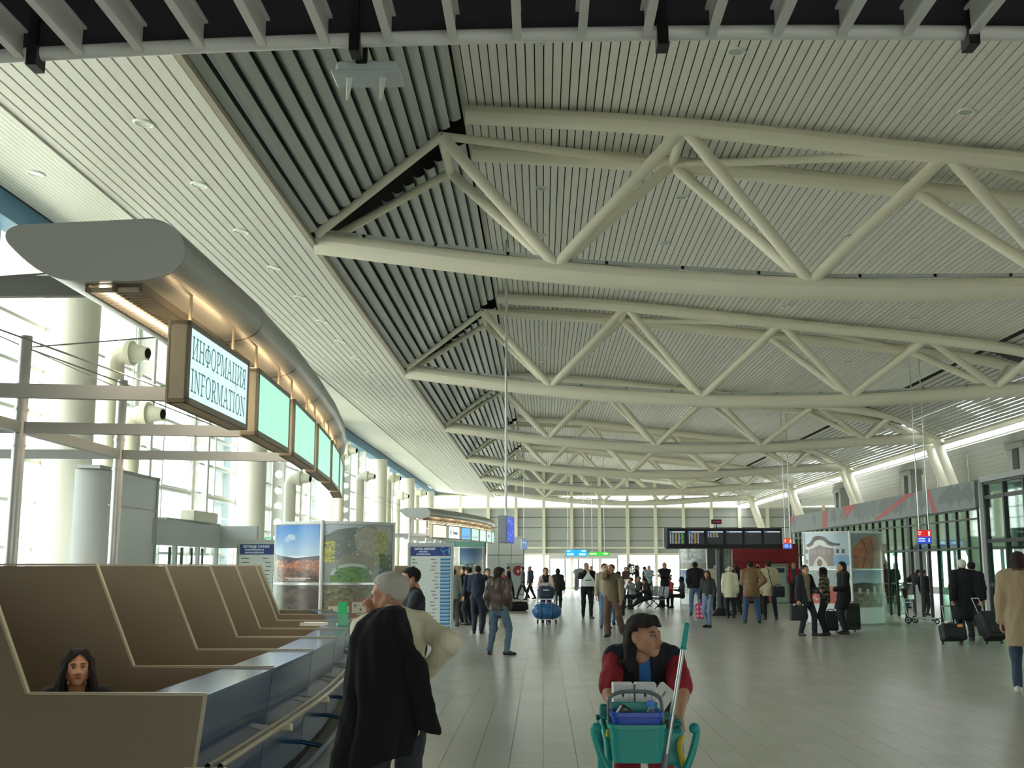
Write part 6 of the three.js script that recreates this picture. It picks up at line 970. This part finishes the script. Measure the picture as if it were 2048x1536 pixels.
{ const t = thing('leather_bag', 'brown bag lying on the basket of the empty luggage trolley', 'bag', [11.0, 0.74, -34.9], 0.9); part('bag_body', rbox(0.4, 0.3, 0.2, 0.06, 0, 0.15, 0, 0, 0, 0, 3), M('#4a1f1c', 0.5), t); part('grip', pipe([[-0.08, 0.29, 0], [-0.06, 0.36, 0], [0.06, 0.36, 0], [0.08, 0.29, 0]], 0.01, 12, 8), M('#2c1412', 0.5), t); }

{ // bench row with crossed legs, potted tree
  const t = thing('bench', 'row of black wire seats on crossed legs under the seated group', 'bench', [4.55, 0, -46.6], -1.3);
  for (let i = 0; i < 4; i++) { const x = -1.2 + i * 0.62; part('seat', rbox(0.54, 0.04, 0.46, 0.015, x, 0.42, 0), M('#1b1c1e', 0.5), t); part('backrest', rbox(0.54, 0.42, 0.03, 0.012, x, 0.68, -0.26, 0, -0.2), M('#1b1c1e', 0.5), t); }
  part('beam', rod([-1.5, 0.38, 0], [0.95, 0.38, 0], 0.03), STEEL, t); for (const x of [-1.2, -0.1, 0.75]) part('leg', [rod([x, 0.02, 0.3], [x, 0.4, -0.12], 0.018), rod([x, 0.02, -0.3], [x, 0.4, 0.12], 0.018)], M('#232528', 0.4, 0.4), t);
  const p = thing('potted_tree', 'small potted tree with a round green crown before the end glass', 'potted plant', [4.95, 0, -63]);
  part('pot', new THREE.LatheGeometry([[0, 0], [0.2, 0], [0.26, 0.4], [0.28, 0.42], [0.24, 0.42], [0.22, 0.36], [0, 0.36]].map((q) => new THREE.Vector2(...q)), 24), M('#5a4a3e', 0.7), p); part('stem', pipe([[0, 0.36, 0], [0.03, 0.8, 0.02], [-0.02, 1.3, 0]], 0.02, 12, 8), M('#4a3a2a', 0.9), p);
  const lf = new THREE.BufferGeometry(); lf.setAttribute('position', new THREE.Float32BufferAttribute([0, 0, 0, 0.03, 0.06, 0.012, 0, 0.14, 0, -0.03, 0.06, 0.012], 3)); lf.setIndex([0, 1, 2, 0, 2, 3]); lf.computeVertexNormals();
  const im = new THREE.InstancedMesh(lf, M('#3f5c2c', 0.7), 420), mm = new THREE.Matrix4(); for (let i = 0; i < 420; i++) { const a = rnd() * 6.283, b = Math.acos(2 * rnd() - 1), r = 0.32 * Math.cbrt(0.3 + 0.7 * rnd()); mm.makeRotationFromEuler(new THREE.Euler(rnd() * 6, rnd() * 6, rnd() * 6)); mm.setPosition(r * Math.sin(b) * Math.cos(a), 1.5 + r * Math.cos(b), r * Math.sin(b) * Math.sin(a)); im.setMatrixAt(i, mm); } im.name = 'foliage'; im.userData.kind = 'stuff'; p.add(im);
}
{ // cleaning cart with bucket, tray, boxes, mop
  const TEAL = M('#178f86', 0.45), TEALD = M('#127a74', 0.45), B = [0.475, 0, -5.52];
  const t = thing('cleaning_cart', 'turquoise plastic cleaning cart pushed by the cleaner', 'cleaning cart', B);
  for (const s of [-1, 1]) { part('frame_tube', pipe([[s * 0.2, 0.14, 0.16], [s * 0.175, 0.55, 0.12], [s * 0.17, 0.84, 0.02], [s * 0.185, 0.95, -0.2]], 0.017, 24, 10, 0.3), TEAL, t); part('rear_tube', pipe([[s * 0.2, 0.14, -0.3], [s * 0.19, 0.6, -0.3], [s * 0.19, 0.95, -0.26]], 0.017, 16, 10), TEAL, t); part('base_tube', rod([s * 0.2, 0.15, 0.18], [s * 0.2, 0.15, -0.32], 0.02), TEALD, t);
    part('side_arm', pipe([[s * 0.225, 0.96, 0.08], [s * 0.24, 0.94, 0.08], [s * 0.21, 0.84, 0.1], [s * 0.165, 0.72, 0.1], [s * 0.14, 0.5, 0.1]], 0.017, 24, 10), TEAL, t); part('arm_knob', new THREE.SphereGeometry(0.026, 14, 10).translate(s * 0.228, 0.955, 0.08), TEAL, t); part('corner_bracket', rbox(0.05, 0.07, 0.05, 0.012, s * 0.175, 1.0 - (s > 0 ? 0.08 : 0), -0.16), TEALD, t);
    for (const z of [0.18, -0.32]) part('castor', [new THREE.CylinderGeometry(0.05, 0.05, 0.03, 18).rotateZ(Math.PI / 2).translate(s * 0.2, 0.05, z), rod([s * 0.2, 0.06, z], [s * 0.2, 0.14, z], 0.012)], M('#3a3d40', 0.5), t); }
  part('base_plate', rbox(0.42, 0.03, 0.5, 0.012, 0, 0.17, -0.07), TEALD, t); part('push_handle', rod([-0.21, 0.955, -0.3], [0.21, 0.955, -0.3], 0.014), TEAL, t); part('back_panel', rbox(0.24, 0.2, 0.015, 0.006, -0.03, 0.88, -0.12), TEAL, t); part('rear_shelf', rbox(0.34, 0.015, 0.2, 0.006, -0.02, 0.977, -0.2), TEALD, t); part('side_pocket', rbox(0.1, 0.16, 0.12, 0.02, 0.14, 0.85, -0.08), TEAL, t);
  part('yellow_tube', pipe([[0.185, 0.9, -0.04], [0.16, 0.86, 0.05], [0.18, 0.76, 0.06], [0.19, 0.5, 0.06], [0.19, 0.2, 0.06]], 0.014, 20, 10), M('#c2b01c', 0.5), t); part('yellow_tube', rod([-0.165, 0.93, -0.05], [-0.19, 0.5, -0.02], 0.011), M('#c2b01c', 0.5), t);
  const tub = (w, d, h, tp, th = 0.008) => { const r = (y, k, i) => { const a = []; for (let j = 0; j < 32; j++) { const q = (j + 0.5) / 32 * 6.283, c = Math.cos(q), s = Math.sin(q), e = 0.28; a.push([Math.sign(c) * Math.abs(c) ** e * (w / 2 * k - i), y, Math.sign(s) * Math.abs(s) ** e * (d / 2 * k - i)]); } return a; }; return sweep([r(0, tp, 0), r(h - 0.02, 1, 0), r(h - 0.018, 1.0, -0.008), r(h, 1.0, -0.008), r(h, 1, th), r(0.012, tp, th)]); };
  const b = thing('bucket', 'square turquoise bucket on the front of the cleaning cart', 'bucket', [0.43, 0.815, -5.42]); part('bucket_body', tub(0.25, 0.2, 0.17, 0.88), TEAL, b); part('carry_handle', pipe([[-0.125, 0.14, 0.0], [-0.12, 0.27, -0.04], [-0.06, 0.3, -0.05], [0.06, 0.3, -0.05], [0.12, 0.27, -0.04], [0.125, 0.14, 0.0]], 0.009, 30, 8, 0.3), M('#5c6668', 0.5), b); part('back_wall', rbox(0.22, 0.1, 0.012, 0.005, 0, 0.2, -0.085), TEAL, b);
  const y = thing('tray', 'blue plastic caddy tray set in the top of the turquoise bucket', 'tray', [0.43, 0.95, -5.43]); part('tray_body', tub(0.228, 0.16, 0.085, 0.94), M('#1647b0', 0.4), y); part('divider', box(0.006, 0.06, 0.14, 0.02, 0.04, 0), M('#1647b0', 0.4), y);
  const o = thing('water_bottle', 'small clear water bottle with a blue cap in the blue tray', 'bottle', [0.5, 0.965, -5.42]); part('bottle_body', new THREE.LatheGeometry([[0, 0], [0.026, 0], [0.027, 0.05], [0.024, 0.06], [0.013, 0.085], [0.012, 0.095]].map((q) => new THREE.Vector2(...q)), 24), M('#dfeaf0', 0.05, 0, { phys: 1, transmission: 0.9, thickness: 0, ior: 1.4 }), o); part('cap', new THREE.CylinderGeometry(0.016, 0.017, 0.026, 20).translate(0, 0.103, 0), M('#2f6fd0', 0.4), o);
  const k = thing('black_case', 'black camera-like case tipped in the left of the blue tray', 'case', [0.385, 0.985, -5.42], 0.2); part('case_body', rbox(0.085, 0.06, 0.05, 0.012, 0, 0.035, 0, 0, 0, -0.6), M('#0d0d10', 0.35), k); part('window_patch', rbox(0.03, 0.03, 0.004, 0.001, -0.008, 0.045, 0.026, 0, 0, -0.6), M('#2a2d33', 0.2), k);
  const px = canvasTex(256, 320, (c, W, Hh) => { c.fillStyle = '#d9d9d6'; c.fillRect(0, 0, W, Hh); c.fillStyle = '#1e2026'; c.save(); c.translate(118, 110); c.beginPath(); c.moveTo(0, -34); c.lineTo(20, 0); c.lineTo(0, 34); c.lineTo(-20, 0); c.fill(); c.restore(); c.fillStyle = '#4a4c52'; for (let i = 0; i < 8; i++) { c.fillRect(200, 50 + i * 16, 8, 10); c.fillRect(96, 190 + i * 12, 7, 8); c.fillRect(150, 196 + i * 10, 6, 7); } });
  [['left white paper towel carton with a black diamond mark on the cart', 0.39, -5.7, 0.1, 0.03], ['right white paper towel carton with a black diamond mark on the cart', 0.5, -5.7, 0.105, -0.02]].forEach(([l, x, z, w, r]) => { const c = thing('towel_carton', l, 'carton', [x, 0.985, z], r); part('carton_body', rbox(w, 0.15, 0.1, 0.006, 0, 0.075, 0), M('#d9d9d2', 0.7), c); part('front_print', plane(w - 0.012, 0.138, 0, 0.075, 0.0512), printMat(px, 0.6), c); });
  const pp = thing('paper_sheets', 'slanting white paper packs lying behind the right towel carton', 'paper', [0.585, 0.99, -5.72], -0.2); for (let i = 0; i < 2; i++) part('sheet_pack', rbox(0.09, 0.11, 0.02, 0.003, 0.0, 0.075, -i * 0.025, 0, 0, -0.6 - i * 0.1), M('#dad9d0', 0.7), pp); part('paper_band', box(0.012, 0.03, 0.024, 0.01, 0.09, 0, 0, 0, -0.6), M('#8d8f92', 0.6), pp);
  const m = thing('mop', 'long grey mop handle with a turquoise grip leaning on the cart', 'mop', [0.555, 0, -5.36]); const A = [-0.13, 0.06, -0.06], Z = [0.125, 1.43, -0.09], at = (s) => A.map((v, i) => lerp(v, Z[i], s));
  part('handle', rod(at(0.02), at(0.93), 0.0105, 0.0105, 16), M('#b4bab4', 0.3, 0.5), m); part('grip', [rod(at(0.915), at(0.995), 0.0155, 0.0145, 16), new THREE.SphereGeometry(0.0145, 14, 10).translate(...at(0.995)), new THREE.TorusGeometry(0.0155, 0.004, 8, 16).rotateX(Math.PI / 2).translate(...at(0.918))], TEAL, m); part('clamp', rod(at(0.5), at(0.57), 0.0165, 0.0165, 16), M('#6f7882', 0.5), m); part('lower_sleeve', rod(at(0.05), at(0.5), 0.0135, 0.0135, 16), M('#cfd2d0', 0.4), m); part('mop_plate', rbox(0.34, 0.03, 0.1, 0.012, -0.13, 0.045, -0.06), TEALD, m); part('mop_cloth', rbox(0.38, 0.03, 0.13, 0.013, -0.13, 0.016, -0.06), M('#c9c8bc', 0.95), m);
}
renderer.render(scene, camera);
